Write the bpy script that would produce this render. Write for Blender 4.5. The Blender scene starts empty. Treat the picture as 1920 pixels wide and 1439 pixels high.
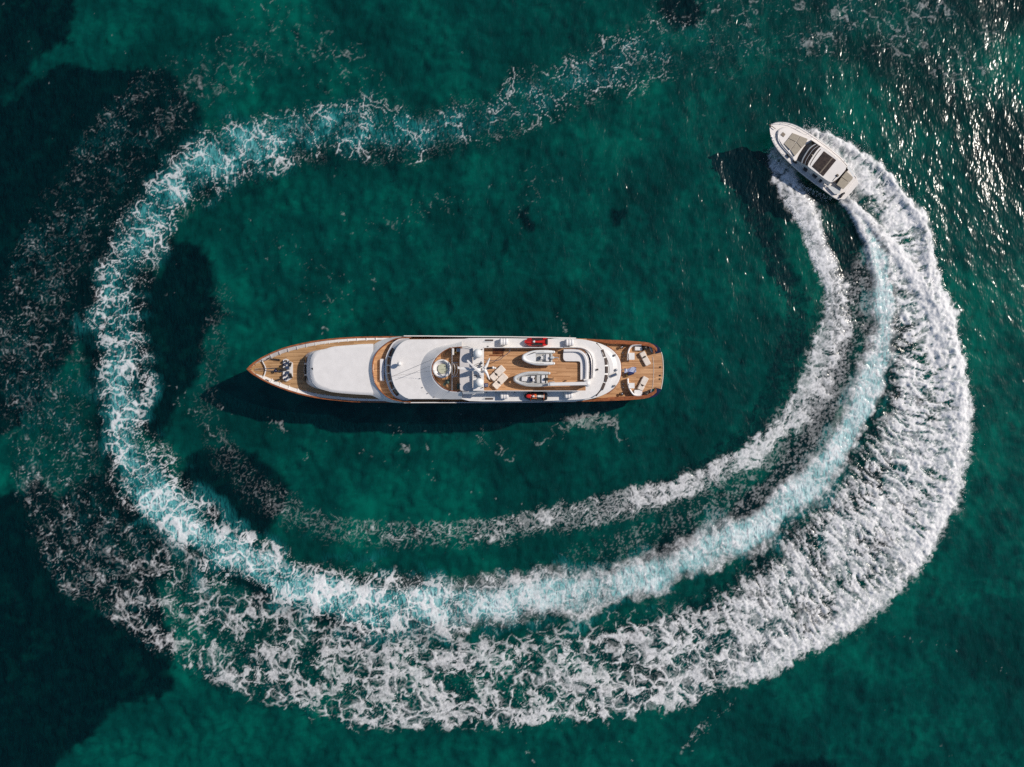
import bpy, math, random
import numpy as np
from mathutils import Vector, Matrix
from mathutils.geometry import tessellate_polygon
random.seed(7)
S = bpy.context.scene
R = math.radians
# ---------------------------------------------------------------- camera, sky, sun, exposure
H = 125.6                     # drone height above the sea, metres
cam_d = bpy.data.cameras.new('camera'); cam = bpy.data.objects.new('camera', cam_d); S.collection.objects.link(cam)
cam.location = (0, 0, H); cam.rotation_euler = (0, 0, 0)
cam_d.sensor_width = 36; cam_d.lens = 36*12*H/1920; cam_d.clip_start = 1; cam_d.clip_end = 20000
S.camera = cam
SUN_AZ, SUN_EL = 21, 42       # degrees above +x in plan, elevation
sd = Vector((math.cos(R(SUN_AZ))*math.cos(R(SUN_EL)), math.sin(R(SUN_AZ))*math.cos(R(SUN_EL)), math.sin(R(SUN_EL))))
W = bpy.data.worlds.new('World'); S.world = W; W.use_nodes = True
nt = W.node_tree; nt.nodes.clear()
sky = nt.nodes.new('ShaderNodeTexSky'); sky.sky_type = 'NISHITA'; sky.sun_disc = False
sky.ozone_density = 3.5; sky.dust_density = .6
sky.sun_elevation = R(SUN_EL); sky.sun_rotation = R(90-SUN_AZ)
bg = nt.nodes.new('ShaderNodeBackground'); bg.inputs[1].default_value = .085
wo = nt.nodes.new('ShaderNodeOutputWorld'); nt.links.new(sky.outputs[0], bg.inputs[0]); nt.links.new(bg.outputs[0], wo.inputs[0])
sl = bpy.data.lights.new('sun', 'SUN'); sl.energy = 3.95; sl.angle = R(1.1); sl.color = (1, .92, .83)
so = bpy.data.objects.new('sun', sl); S.collection.objects.link(so); so.location = (60, 25, 90)
so.rotation_euler = (-sd).to_track_quat('-Z', 'Y').to_euler()
S.view_settings.view_transform = 'Standard'; S.view_settings.look = 'None'; S.view_settings.exposure = 0; S.view_settings.gamma = 1
S.view_settings.use_curve_mapping = False
S.cycles.max_bounces = 6; S.cycles.transparent_max_bounces = 8; S.cycles.sample_clamp_indirect = 3; S.cycles.sample_clamp_direct = 2.2
S.cycles.use_denoising = False
S.cycles.caustics_reflective = False; S.cycles.caustics_refractive = False

# ---------------------------------------------------------------- helpers
def P(px, py, z=0.):
    """plan survey (12 units a metre at sea level, seen from H) -> metres, for a point at height z"""
    k = (H-z)/H/12
    return Vector(((px-960)*k, (719.5-py)*k, z))
class NT:
    def __init__(s, name):
        s.m = bpy.data.materials.new(name); s.m.use_nodes = True; s.t = s.m.node_tree; s.t.nodes.clear()
        s.out = s.t.nodes.new('ShaderNodeOutputMaterial')
    def n(s, typ, ins=None, **kw):
        o = s.t.nodes.new('ShaderNode'+typ)
        for k, v in kw.items(): setattr(o, k, v)
        for k, v in (ins or {}).items():
            if hasattr(v, 'is_output') or hasattr(v, 'links'): s.t.links.new(v, o.inputs[k])
            else: o.inputs[k].default_value = v
        return o
    def math(s, op, a, b=None, c=None, clamp=False):
        d = {0: a}
        if b is not None: d[1] = b
        if c is not None: d[2] = c
        return s.n('Math', d, operation=op, use_clamp=clamp).outputs[0]
    def mix(s, f, a, b):
        o = s.n('Mix', {0: f, 6: a, 7: b}, data_type='RGBA'); return o.outputs[2]
    def ramp(s, x, pts):
        o = s.n('ValToRGB', {0: x}); cr = o.color_ramp
        while len(cr.elements) < len(pts): cr.elements.new(.5)
        for e, (p, c) in zip(cr.elements, pts): e.position = p; e.color = tuple(c)+(1,) if len(c) == 3 else c
        return o.outputs[0]
def c3(*c): return (*c, 1)
def paint(name, col, rough=.4, var=.06, scale=1.5, metal=0, bump=0., spec=.5, coat=0.):
    N = NT(name); co = N.n('TexCoord').outputs['Object']
    a = N.n('TexNoise', {'Vector': co, 'Scale': scale, 'Detail': 5, 'Roughness': .6}).outputs[0]
    b = N.n('TexNoise', {'Vector': co, 'Scale': scale*9, 'Detail': 3}).outputs[0]
    f = N.math('MULTIPLY_ADD', a, .7, N.math('MULTIPLY', b, .3))
    lo = [max(0, x*(1-var*2.2)) for x in col]; hi = [min(1, x*(1+var)) for x in col]
    cc = N.ramp(f, [(.3, lo), (.62, hi)])
    p = N.n('BsdfPrincipled', {'Base Color': cc, 'Roughness': N.math('MULTIPLY_ADD', b, .2, rough-.1), 'Metallic': metal, 'Specular IOR Level': spec, 'Coat Weight': coat})
    if bump: N.t.links.new(N.n('Bump', {'Strength': bump, 'Distance': .02, 'Height': b}).outputs[0], p.inputs['Normal'])
    N.t.links.new(p.outputs[0], N.out.inputs[0]); return N.m
def teak(name, a, b, seam, dirt=.5):
    """planks laid along x, about 10 cm wide, with grain and weathering"""
    N = NT(name); co = N.n('TexCoord').outputs['Object']
    mp = N.n('Mapping', {'Vector': co, 'Scale': (.16, 3.6, 3)}).outputs[0]
    g = N.n('TexNoise', {'Vector': mp, 'Scale': 1.9, 'Detail': 5, 'Roughness': .65}).outputs[0]
    sp = N.n('SeparateXYZ', {0: co})
    row = N.math('FLOOR', N.math('MULTIPLY', sp.outputs[1], 8.))
    rnd = N.n('TexWhiteNoise', {'W': row}, noise_dimensions='1D').outputs[0]
    rx = N.math('FLOOR', N.math('ADD', N.math('MULTIPLY', sp.outputs[0], .33), N.math('MULTIPLY', rnd, 9)))
    rn2 = N.n('TexWhiteNoise', {'Vector': N.n('CombineXYZ', {0: rx, 1: row}).outputs[0]}, noise_dimensions='3D').outputs[0]
    fr = N.math('FRACT', N.math('MULTIPLY', sp.outputs[1], 8.))
    sm = N.math('LESS_THAN', fr, .1)
    big = N.n('TexNoise', {'Vector': co, 'Scale': .5, 'Detail': 4}).outputs[0]
    f = N.math('ADD', N.math('MULTIPLY', g, .55), N.math('MULTIPLY', rn2, .32)); f = N.math('ADD', f, N.math('MULTIPLY', big, dirt*.5))
    cc = N.ramp(f, [(.38, a), (.78, b)]); cc = N.mix(N.math('MULTIPLY', sm, .75), cc, c3(*seam))
    p = N.n('BsdfPrincipled', {'Base Color': cc, 'Roughness': .7, 'Specular IOR Level': .25})
    N.t.links.new(N.n('Bump', {'Strength': .25, 'Distance': .01, 'Height': N.math('SUBTRACT', g, sm)}).outputs[0], p.inputs['Normal'])
    N.t.links.new(p.outputs[0], N.out.inputs[0]); return N.m
M = dict(
 white=paint('white_gelcoat', (.775,.745,.71), .34, .035, .9), deckwhite=paint('nonskid_white', (.755,.725,.69), .6, .05, 1.3, bump=.15),
 grey=paint('grey_nonskid', (.60,.565,.545), .7, .07, 1.2, bump=.2), mahogany=paint('varnished_mahogany', (.30,.098,.032), .22, .28, 2.2, coat=.6),
 navy=paint('navy_paint', (.012,.02,.055), .2, .2, 1.), glass=paint('tinted_glass', (.012,.016,.02), .06, .2, 1., spec=.7), steel=paint('stainless_steel', (.55,.55,.55), .22, .1, 3, metal=1),
 cream=paint('cream_canvas', (.74,.65,.56), .85, .07, 2.5, bump=.5), cushion=paint('white_vinyl', (.78,.75,.725), .5, .04, 2., bump=.2), black=paint('black_rubber', (.012,.012,.014), .55, .3, 4),
 tube=paint('white_hypalon', (.78,.77,.74), .5, .05, 2), tubegrey=paint('pale_grey_hypalon', (.52,.53,.53), .55, .06, 2), floor=paint('light_grey_floor', (.50,.49,.46), .7, .12, 5, bump=.3),
 red=paint('red_gelcoat', (.62,.025,.018), .22, .12, 3, coat=.5), orange=paint('orange_webbing', (.72,.16,.03), .7, .15, 5), rope=paint('rope', (.45,.40,.32), .9, .2, 12), blackgloss=paint('black_gelcoat', (.01,.01,.012), .15, .3, 3, coat=.5),
 taupe=paint('taupe_upholstery', (.36,.315,.245), .85, .08, 3, bump=.5), roofglass=paint('smoked_acrylic', (.05,.034,.024), .12, .35, 2.5, spec=.6), boatwhite=paint('warm_white_gelcoat', (.73,.685,.64), .36, .04, 1.),
 bronze=paint('dark_bronze', (.10,.085,.07), .4, .2, 6, metal=.7), blue=paint('blue_cloth', (.02,.07,.32), .8, .1, 6), flagwhite=paint('white_cloth', (.78,.78,.80), .8, .05, 6), navycloth=paint('navy_canvas', (.015,.022,.09), .85, .2, 6),
 pool=paint('pool_water', (.52,.52,.38), .08, .08, 2.), brass=paint('brass', (.6,.36,.12), .3, .1, 6, metal=1), recess=paint('dark_recess', (.05,.032,.026), .7, .2, 3), olive=paint('sage_cushion', (.10,.15,.12), .8, .1, 4),
 domewhite=paint('dome_shell', (.80,.80,.77), .45, .03, 1.2),
 teak=teak('teak_deck', (.36,.18,.08), (.66,.38,.195), (.14,.075,.045)), teakfore=teak('teak_foredeck', (.29,.16,.07), (.54,.33,.165), (.11,.065,.035)),
)
class MB:
    def __init__(s): s.v = []; s.f = []; s.sm = []
    def add(s, vs, fs, smooth=False):
        o = len(s.v); s.v += [Vector(v) for v in vs]; s.f += [[i+o for i in f] for f in fs]; s.sm += [smooth]*len(fs); return s
    def loft(s, rings, closed=True, cap0=False, cap1=False, smooth=False):
        n = len(rings[0]); vs = [p for r in rings for p in r]; fs = []
        for k in range(len(rings)-1):
            for i in range(n if closed else n-1):
                j = (i+1) % n; fs.append([k*n+i, k*n+j, (k+1)*n+j, (k+1)*n+i])
        s.add(vs, fs, smooth)
        if cap0: s.fill(rings[0], flip=True)
        if cap1: s.fill(rings[-1])
        return s
    def fill(s, ring, holes=(), flip=False):
        loops = [[Vector((p[0], p[1], 0)) for p in r] for r in [ring, *holes]]; pts = [Vector(p) for r in [ring, *holes] for p in r]
        tr = tessellate_polygon(loops); out = []
        for t in tr:
            a, b, c = (pts[i] for i in t); up = (b-a).cross(c-a).z > 0
            if up == flip: t = (t[0], t[2], t[1])
            out.append(list(t))
        return s.add(pts, out)
    def plate(s, ring, z0, z1, holes=()):
        """flat slab from an outline of (x, y) in metres"""
        up = lambda r, z: [Vector((p[0], p[1], z)) for p in r]
        s.fill(up(ring, z1), [up(h, z1) for h in holes]); s.fill(up(ring, z0), [up(h, z0) for h in holes], flip=True)
        for r in [ring, *holes]: s.loft([up(r, z0), up(r, z1)])
        return s
    def box(s, c, sz, rz=0, taper=1., bev=0.):
        c = Vector(c); a, b, h = sz[0]/2, sz[1]/2, sz[2]/2; cs, sn = math.cos(rz), math.sin(rz)
        def ring(x, y, z): return [c+Vector((i*cs-j*sn, i*sn+j*cs, z)) for i, j in rr(x, y, bev)]
        def rr(x, y, b_):
            if b_ <= 0: return [(-x,-y),(x,-y),(x,y),(-x,y)]
            b_ = min(b_, x*.98, y*.98); o = []
            for qx, qy, a0 in ((x-b_, y-b_, 0), (-x+b_, y-b_, 90), (-x+b_, -y+b_, 180), (x-b_, -y+b_, 270)):
                for k in range(4): t = R(a0+k*30); o.append((qx+b_*math.cos(t), qy+b_*math.sin(t)))
            return o
        if bev > 0:
            e = min(bev*.5, h*.6)
            s.loft([ring(a, b, -h), ring(a*taper, b*taper, h-e), ring(a*taper-e*.7, b*taper-e*.7, h)], cap0=True, cap1=True)
        else: s.loft([ring(a, b, -h), ring(a*taper, b*taper, h)], cap0=True, cap1=True)
        return s
    def tube(s, path, r, n=6, closed=False, cap=True):
        path = [Vector(p) for p in path]; m = len(path); rings = []
        rs = r if isinstance(r, (list, tuple)) else [r]*m
        for i, p in enumerate(path):
            a = path[(i-1) % m] if closed or i else p; b = path[(i+1) % m] if closed or i < m-1 else p
            d = (b-a).normalized(); u = d.cross(Vector((0, 0, 1)))
            if u.length < .05: u = d.cross(Vector((0, 1, 0)))
            u.normalize(); w = u.cross(d)
            rings.append([p+(u*math.cos(2*math.pi*k/n)+w*math.sin(2*math.pi*k/n))*rs[i] for k in range(n)])
        if closed: rings.append(rings[0])
        s.loft(rings, smooth=n > 5)
        if cap and not closed:
            for rg, rev in ((rings[0], True), (rings[-1], False)): s.add(rg, [list(range(n))[::-1] if rev else list(range(n))])
        return s
    def lathe(s, c, prof, n=24, smooth=True):
        c = Vector(c); s.loft([[c+Vector((r*math.cos(2*math.pi*k/n), r*math.sin(2*math.pi*k/n), z)) for k in range(n)] for r, z in prof], smooth=smooth); return s
    def ball(s, c, r, sc=(1, 1, 1), n=14, z0=-90):
        prof = [(max(1e-3, math.cos(R(a)))*r, math.sin(R(a))*r*sc[2]) for a in np.linspace(z0, 90, n//2+1)]
        c = Vector(c); s.loft([[c+Vector((q*sc[0]*math.cos(2*math.pi*k/n), q*sc[1]*math.sin(2*math.pi*k/n), z)) for k in range(n)] for q, z in prof], smooth=True); return s
    def build(s, name, mat, parent=None, **tags):
        off = Vector(parent.get('_w', (0, 0, 0))) if parent else Vector((0, 0, 0))
        me = bpy.data.meshes.new(name); me.from_pydata([tuple(v-off) for v in s.v], [], s.f); me.update()
        me.polygons.foreach_set('use_smooth', s.sm)
        o = bpy.data.objects.new(name, me); S.collection.objects.link(o); me.materials.append(M[mat] if isinstance(mat, str) else mat)
        if parent: o.parent = parent; o['_w'] = tuple(off)
        for k, v in tags.items(): o[k] = v
        return o
def empty(name, loc, label, cat, group=None):
    o = bpy.data.objects.new(name, None); S.collection.objects.link(o); o.location = loc; o['_w'] = tuple(loc); o.empty_display_size = .5
    o['label'] = label; o['category'] = cat
    if group: o['group'] = group
    return o
def smooth(pts, n=4, closed=False):
    """curve through (x, y) points"""
    if closed: pts = list(pts)+[pts[0], pts[1], pts[2]]
    Q = np.array(pts, float); E = Q if closed else np.vstack([2*Q[0]-Q[1], Q, 2*Q[-1]-Q[-2]]); out = []
    for i in range(len(E)-3):
        a, b, c, d = E[i:i+4]
        for k in range(n):
            t = k/n; out.append(tuple(.5*((2*b)+(c-a)*t+(2*a-5*b+4*c-d)*t*t+(3*b-a-3*c+d)*t**3)))
    if not closed: out.append(tuple(Q[-1]))
    return out
def resample(pts, n, closed=False):
    Q = np.array(list(pts)+([pts[0]] if closed else []), float); L = np.r_[0, np.cumsum(np.hypot(*(np.diff(Q, axis=0).T)))]
    t = np.linspace(0, L[-1], n+1)[:-1] if closed else np.linspace(0, L[-1], n)
    return [(float(np.interp(q, L, Q[:, 0])), float(np.interp(q, L, Q[:, 1]))) for q in t]
def PP(pts, z): return [P(x, y, z) for x, y in pts]
def PZ(pts, zf): return [P(x, y, zf(x)) for x, y in pts]
# ---------------------------------------------------------------- sea fields (numpy only)
# plan coordinates: 12 units per metre, origin at the west/north corner of the bay plan, v to the south
def tab_noise(seed):
    return np.random.RandomState(seed).rand(256, 256).astype(np.float32)
_tabs = {}
def vnoise(x, y, seed):
    T = _tabs.setdefault(seed, tab_noise(seed))
    xi = np.floor(x).astype(np.int32); yi = np.floor(y).astype(np.int32)
    fx = (x - xi).astype(np.float32); fy = (y - yi).astype(np.float32)
    fx = fx*fx*(3-2*fx); fy = fy*fy*(3-2*fy)
    x0 = xi & 255; x1 = (xi+1) & 255; y0 = yi & 255; y1 = (yi+1) & 255
    return (T[y0,x0]*(1-fx)+T[y0,x1]*fx)*(1-fy) + (T[y1,x0]*(1-fx)+T[y1,x1]*fx)*fy
def fbm(x, y, seed, octv=4, gain=.5):
    s = 0; a = 1; n = 0
    for o in range(octv):
        c, d = math.cos(o*1.1+.5), math.sin(o*1.1+.5)
        s = s + a*vnoise((x*c-y*d)*2**o+17*o, (x*d+y*c)*2**o-9*o, seed+o); n += a; a *= gain
    return s/n            # about .5 mean
def worley(x, y, seed):   # distance to cell border, 0 at the border; and F1
    R = np.random.RandomState(seed); TX = R.rand(256,256).astype(np.float32); TY = R.rand(256,256).astype(np.float32)
    xi = np.floor(x).astype(np.int32); yi = np.floor(y).astype(np.int32)
    f1 = np.full(x.shape, 9., np.float32); f2 = f1.copy()
    for j in (-1,0,1):
        for i in (-1,0,1):
            cx = xi+i; cy = yi+j
            d = np.hypot(cx+.08+.84*TX[cy&255,cx&255]-x, cy+.08+.84*TY[cy&255,cx&255]-y).astype(np.float32)
            f2 = np.minimum(f2, np.maximum(f1, d)); f1 = np.minimum(f1, d)
    return f2-f1, f1
def sstep(a, b, x):
    t = np.clip((x-a)/(b-a), 0, 1); return t*t*(3-2*t)
def catmull(P, n=5):
    P = np.array(P, float); Q = np.vstack([2*P[0]-P[1], P, 2*P[-1]-P[-2]]); out = []
    for i in range(len(P)-1):
        a,b,c,d = Q[i:i+4]
        for k in range(n):
            t = k/n
            out.append(.5*((2*b)+(c-a)*t+(2*a-5*b+4*c-d)*t*t+(3*b-a-3*c+d)*t**3))
    out.append(P[-1]); return np.array(out)
# coarse control grid, every 5 units, reaching past the edges of the plan
CX = np.arange(-120, 2041, 5.); CY = np.arange(-120, 1561, 5.)
GX, GY = np.meshgrid(CX, CY)
def stroke(P, n=4):
    """P: rows (x, y, halfwidth, values...). returns v (signed cross offset / halfwidth), s (arc), values, dist"""
    C = catmull(P, n); best = np.full(GX.shape, 1e9); nv = C.shape[1]-3
    v = np.zeros(GX.shape); s = np.zeros(GX.shape); d_ = np.zeros(GX.shape); vals = [np.zeros(GX.shape) for _ in range(nv)]
    arc = 0
    for a, b in zip(C[:-1], C[1:]):
        dx, dy = b[0]-a[0], b[1]-a[1]; L = math.hypot(dx, dy) or 1e-6
        t = np.clip(((GX-a[0])*dx+(GY-a[1])*dy)/L/L, 0, 1)
        ex = GX-a[0]-t*dx; ey = GY-a[1]-t*dy; d = np.hypot(ex, ey)
        hw = a[2]+(b[2]-a[2])*t; m = d/hw < best
        best = np.where(m, d/hw, best)
        sg = np.sign(dx*ey-dy*ex)
        v = np.where(m, sg*d/hw, v); s = np.where(m, arc+t*L, s); d_ = np.where(m, sg*d, d_)
        for k in range(nv): vals[k] = np.where(m, a[3+k]+(b[3+k]-a[3+k])*t, vals[k])
        arc += L
    return v, s, vals, d_
def inside(P, soft):
    """signed soft mask of a closed outline"""
    P = catmull(P+[P[0]], 4)[:, :2]; ins = np.zeros(GX.shape, bool); dist = np.full(GX.shape, 1e9)
    for a, b in zip(P[:-1], P[1:]):
        c = ((a[1] > GY) != (b[1] > GY)) & (GX < (b[0]-a[0])*(GY-a[1])/((b[1]-a[1]) or 1e-9)+a[0]); ins ^= c
        dx, dy = b-a; L2 = dx*dx+dy*dy+1e-9
        t = np.clip(((GX-a[0])*dx+(GY-a[1])*dy)/L2, 0, 1)
        dist = np.minimum(dist, np.hypot(GX-a[0]-t*dx, GY-a[1]-t*dy))
    sd = np.where(ins, dist, -dist)
    return sstep(-soft, soft, sd)
def samp(G, x, y):
    fx = np.clip((x-CX[0])/5, 0, len(CX)-1.001); fy = np.clip((y-CY[0])/5, 0, len(CY)-1.001)
    i = fx.astype(np.int32); j = fy.astype(np.int32); fx = (fx-i).astype(np.float32); fy = (fy-j).astype(np.float32)
    G = G.astype(np.float32)
    return (G[j,i]*(1-fx)+G[j,i+1]*fx)*(1-fy)+(G[j+1,i]*(1-fx)+G[j+1,i+1]*fx)*fy

# centre line of the prop wash: x, y, halfwidth, foam, aeration
CORE = [(1588,368,7,.95,.2),(1608,400,13,.95,.4),(1630,440,18,.95,.7),(1648,485,21,.95,.9),(1658,540,23,.93,1),(1656,600,24,.92,1),(1645,670,26,.9,1),(1622,740,28,.88,1),
 (1590,805,30,.86,1),(1550,862,32,.84,1),(1500,915,34,.82,1),(1440,962,35,.8,.95),(1370,1005,37,.78,.9),(1290,1045,39,.78,.85),(1200,1082,41,.76,.8),(1100,1105,42,.75,.8),
 (1000,1117,48,.74,.8),(900,1130,50,.74,.8),(800,1134,52,.74,.8),(700,1128,54,.73,.8),(610,1103,52,.73,.85),(520,1075,50,.72,.85),(440,1040,48,.7,.85),(370,1000,50,.68,.9),
 (310,945,50,.66,.9),(265,880,52,.62,.85),(238,810,50,.58,.8),(228,735,52,.55,.75),(222,660,52,.52,.7),(222,590,50,.5,.65),(232,520,50,.5,.6),(252,455,52,.48,.6),
 (290,395,54,.48,.6),(355,335,56,.47,.6),(430,290,58,.46,.6),(520,262,58,.46,.55),(620,250,54,.45,.55),(720,250,55,.42,.5),(830,250,58,.38,.45),(920,230,55,.38,.4),
 (1000,190,55,.36,.35),(1090,150,60,.34,.35),(1180,120,62,.32,.3),(1280,95,65,.26,.25),(1400,70,75,.2,.2),(1560,40,90,.14,.2),(1760,20,100,.1,.2)]
# outer breaking wave and its sheet of foam
OUTER = [(1503,250,12,.86),(1535,264,24,.93),(1568,288,32,.94),(1620,325,34,.93),(1665,375,38,.95),(1700,430,46,.96),(1712,500,44,.97),(1728,570,46,.97),(1745,640,52,.97),(1754,720,62,.96),
 (1748,800,72,.94),(1730,870,82,.92),(1695,945,92,.92),(1640,1015,95,.9),(1570,1080,98,.88),(1480,1140,98,.86),(1380,1190,98,.82),(1270,1225,100,.78),(1150,1250,98,.74),
 (1030,1268,98,.7),(900,1275,92,.68),(780,1272,95,.66),(660,1265,100,.6),(550,1230,100,.60),(450,1190,100,.58),(360,1140,100,.57),(270,1085,105,.55),(190,1020,110,.50),
 (140,940,95,.46),(110,860,90,.41),(90,770,90,.40),(80,680,90,.40),(85,590,85,.40),(95,500,78,.39),(140,420,74,.38),(190,340,72,.37),(240,260,74,.36),(310,190,72,.31),
 (390,140,65,.22),(470,100,60,.2),(560,70,60,.12)]
# inner wave thrown towards the yacht
INNER = [(1448,285,14,.7),(1478,335,34,.85),(1507,388,30,.97),(1528,430,26,.95),(1545,480,30,.93),(1566,535,32,.9),(1570,590,36,.85),(1558,650,38,.8),(1538,710,38,.74),
 (1505,765,36,.74),(1455,815,28,.74),(1395,862,27,.74),(1325,900,27,.72),(1250,927,28,.70),(1150,952,28,.66),(1060,972,27,.62),(970,987,26,.54),(880,1000,25,.46),
 (790,1005,25,.42),(700,1000,26,.34),(610,985,26,.26),(530,950,34,.28),(450,890,30,.2),(400,800,26,.18),(390,700,22,.12),(420,560,22,.1)]
# grey speckled water between the inner wave and the prop wash
SPECK = [(1600,500,26,.5),(1612,560,32,.55),(1605,620,34,.52),(1590,690,36,.52),(1562,755,38,.52),(1520,820,38,.48),(1460,880,36,.42),(1390,930,34,.38),(1310,975,34,.32),
 (1200,1020,34,.22),(1080,1050,30,.12)]
SPRAY = [[(1528,258,12,.7),(1575,300,22,.85),(1625,345,26,.9),(1665,395,28,.85),(1690,440,30,.85)]]
WISPS = [[(1285,1412,10,.5),(1320,1370,13,.58),(1350,1345,11,.55),(1380,1318,9,.5)],
 [(500,790,10,.35),(530,800,14,.4)], [(735,800,14,.45),(760,835,12,.4)], [(790,815,5,.4),(800,845,5,.4)], [(1010,820,18,.3),(1080,790,20,.42),(1140,795,22,.40),(1165,830,18,.26)],
 [(905,815,20,.35),(950,850,14,.3)], [(340,760,14,.3),(400,800,16,.35),(420,850,14,.3)], [(470,20,40,.2),(500,60,60,.26),(450,120,60,.26),(380,160,60,.24)], [(560,50,60,.2),(620,110,60,.18),(700,180,50,.14)], [(1700,30,120,.28),(1800,120,120,.22)], [(370,560,12,.2),(410,620,12,.22)],
 [(1050,590,5,.4),(1068,640,5,.4)], [(1500,60,90,.22),(1640,40,100,.25)], [(840,380,40,.16),(720,420,40,.14)], [(1010,350,50,.14),(980,420,30,.12)],
 [(560,500,90,.1),(640,560,60,.08)], [(1400,20,50,.2),(1250,10,60,.15)]]
def blur(G, n=3):
    for _ in range(n):
        P = np.pad(G, 1, mode='edge'); G = (P[:-2,1:-1]+P[2:,1:-1]+P[1:-1,:-2]+P[1:-1,2:]+2*G)/6
    return G
def sea_fields():
    """control fields on the coarse grid"""
    f = {}
    v, s, (a, ae), d = stroke(CORE)
    f['cv'], f['cs'], f['cd'] = v, s, d
    f['core'] = a*np.clip(1.18-.62*np.abs(v)**2.6, 0, 1.1)*sstep(1.5, .85, np.abs(v)); f['aer'] = ae*sstep(1.25, .25, np.abs(v+.1)); f['wide'] = ae*sstep(2.4, .6, np.abs(v))
    v, s, (a,), d = stroke(OUTER)
    f['ov'], f['os'], f['od'] = v, blur(s), blur(d)
    f['oa'] = a
    inner_edge = np.where(v > 0, np.where(a > .9, sstep(1.75, .75, v), sstep(1.15+.6*sstep(.8,.9,a), .45+.3*sstep(.8,.9,a), v)), sstep(1.12, .86, -v))
    f['outer'] = a*inner_edge*(1+.04*np.exp(-((v+.8)/.2)**2))
    v, s, (a,), d = stroke(INNER); f['iv'] = v
    f['inner'] = a*np.where(v > 0, sstep(1.2, .7, v), sstep(1.35, .3, -v))
    v, s, (a,), d = stroke(SPECK)
    f['speck'] = a*.9*sstep(1.35, .6, np.abs(v))
    v, s, (a,), d = stroke([(1584,370,6,1.),(1612,400,9,1.),(1650,438,12,1.),(1690,486,14,1.),(1725,540,15,.95),(1752,600,14,.85),(1768,670,12,.6),(1772,740,10,.3)])
    f['ridge'] = a*sstep(1.3, .5, np.abs(v))
    v, s, (a,), d = stroke([(1578,378,5,.9),(1596,402,5,.9),(1618,440,7,.9),(1634,480,8,.7),(1642,530,8,.4)]); f['ridge'] = np.maximum(f['ridge'], a*sstep(1.3,.5,np.abs(v)))
    w = np.zeros(GX.shape)
    for S in SPRAY+WISPS:
        v, s, (a,), d = stroke(S); w = np.maximum(w, a*sstep(1.2, .2, np.abs(v)))
    f['wisp'] = w
    f['gap'] = inside([(1562,398),(1590,425),(1607,445),(1604,480),(1596,512),(1578,516),(1562,478),(1542,440)], 7)
    f['gap2'] = inside([(1600,352),(1622,366),(1640,398),(1662,440),(1668,470),(1650,462),(1630,425),(1606,385)], 8)
    f['lee'] = inside([(1500,345),(1490,322),(1530,330),(1568,372),(1560,392),(1530,385),(1512,372)], 6)
    # mask of the dark sea grass that grows over the sand
    g = inside([(-100,-100),(130,-100),(134,60),(120,85),(92,92),(64,112),(60,140),(40,165),(16,186),(-100,190)], 5)
    for P in ([(60,150),(78,138),(110,126),(160,124),(200,132),(260,128),(320,140),(355,180),(378,230),(368,290),(335,320),(322,350),(300,400),(260,480),(300,520),(320,440),(350,455),(400,480),(398,520),(400,560),(428,590),
               (385,630),(378,700),(340,745),(318,790),(300,830),(270,800),(200,830),(170,700),(150,640),(90,740),(20,800),(-100,840),(-100,200),(10,195)],
              [(345,868),(375,848),(430,838),(490,862),(540,895),(542,935),(515,970),(498,1005),(455,1012),(420,985),(380,950),(345,905)],
              [(-100,930),(20,925),(70,900),(110,930),(200,880),(250,960),(330,1060),(300,1100),(330,1200),(322,1288),(290,1308),(215,1325),(190,1368),(150,1395),(108,1439),(100,1600),(-100,1600)],
              [(978,392),(990,390),(1000,415),(994,436),(984,420)], [(1142,400),(1160,396),(1175,404),(1166,416),(1150,416)],
              [(1238,0),(1275,-20),(1320,10),(1300,50),(1262,55),(1240,30)], [(1460,1432),(1530,1420),(1580,1450),(1520,1500),(1450,1500)],
              [(936,448),(950,446),(956,468),(944,470)],
              [(1540,10),(1640,60),(1760,90),(1800,150),(1900,210),(2040,240),(2040,420),(1900,330),(1800,250),(1700,230),(1640,150),(1560,110)],
              [(1700,-100),(1740,30),(1860,60),(2040,60),(2040,-100)]):
        g = np.maximum(g, inside(P, (4 if 930 < P[0][0] < 1300 else 6) if P[0][0] < 1500 else 34)*(1 if P[0][0] < 1500 else .75))
    f['grass'] = g
    return f

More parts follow.
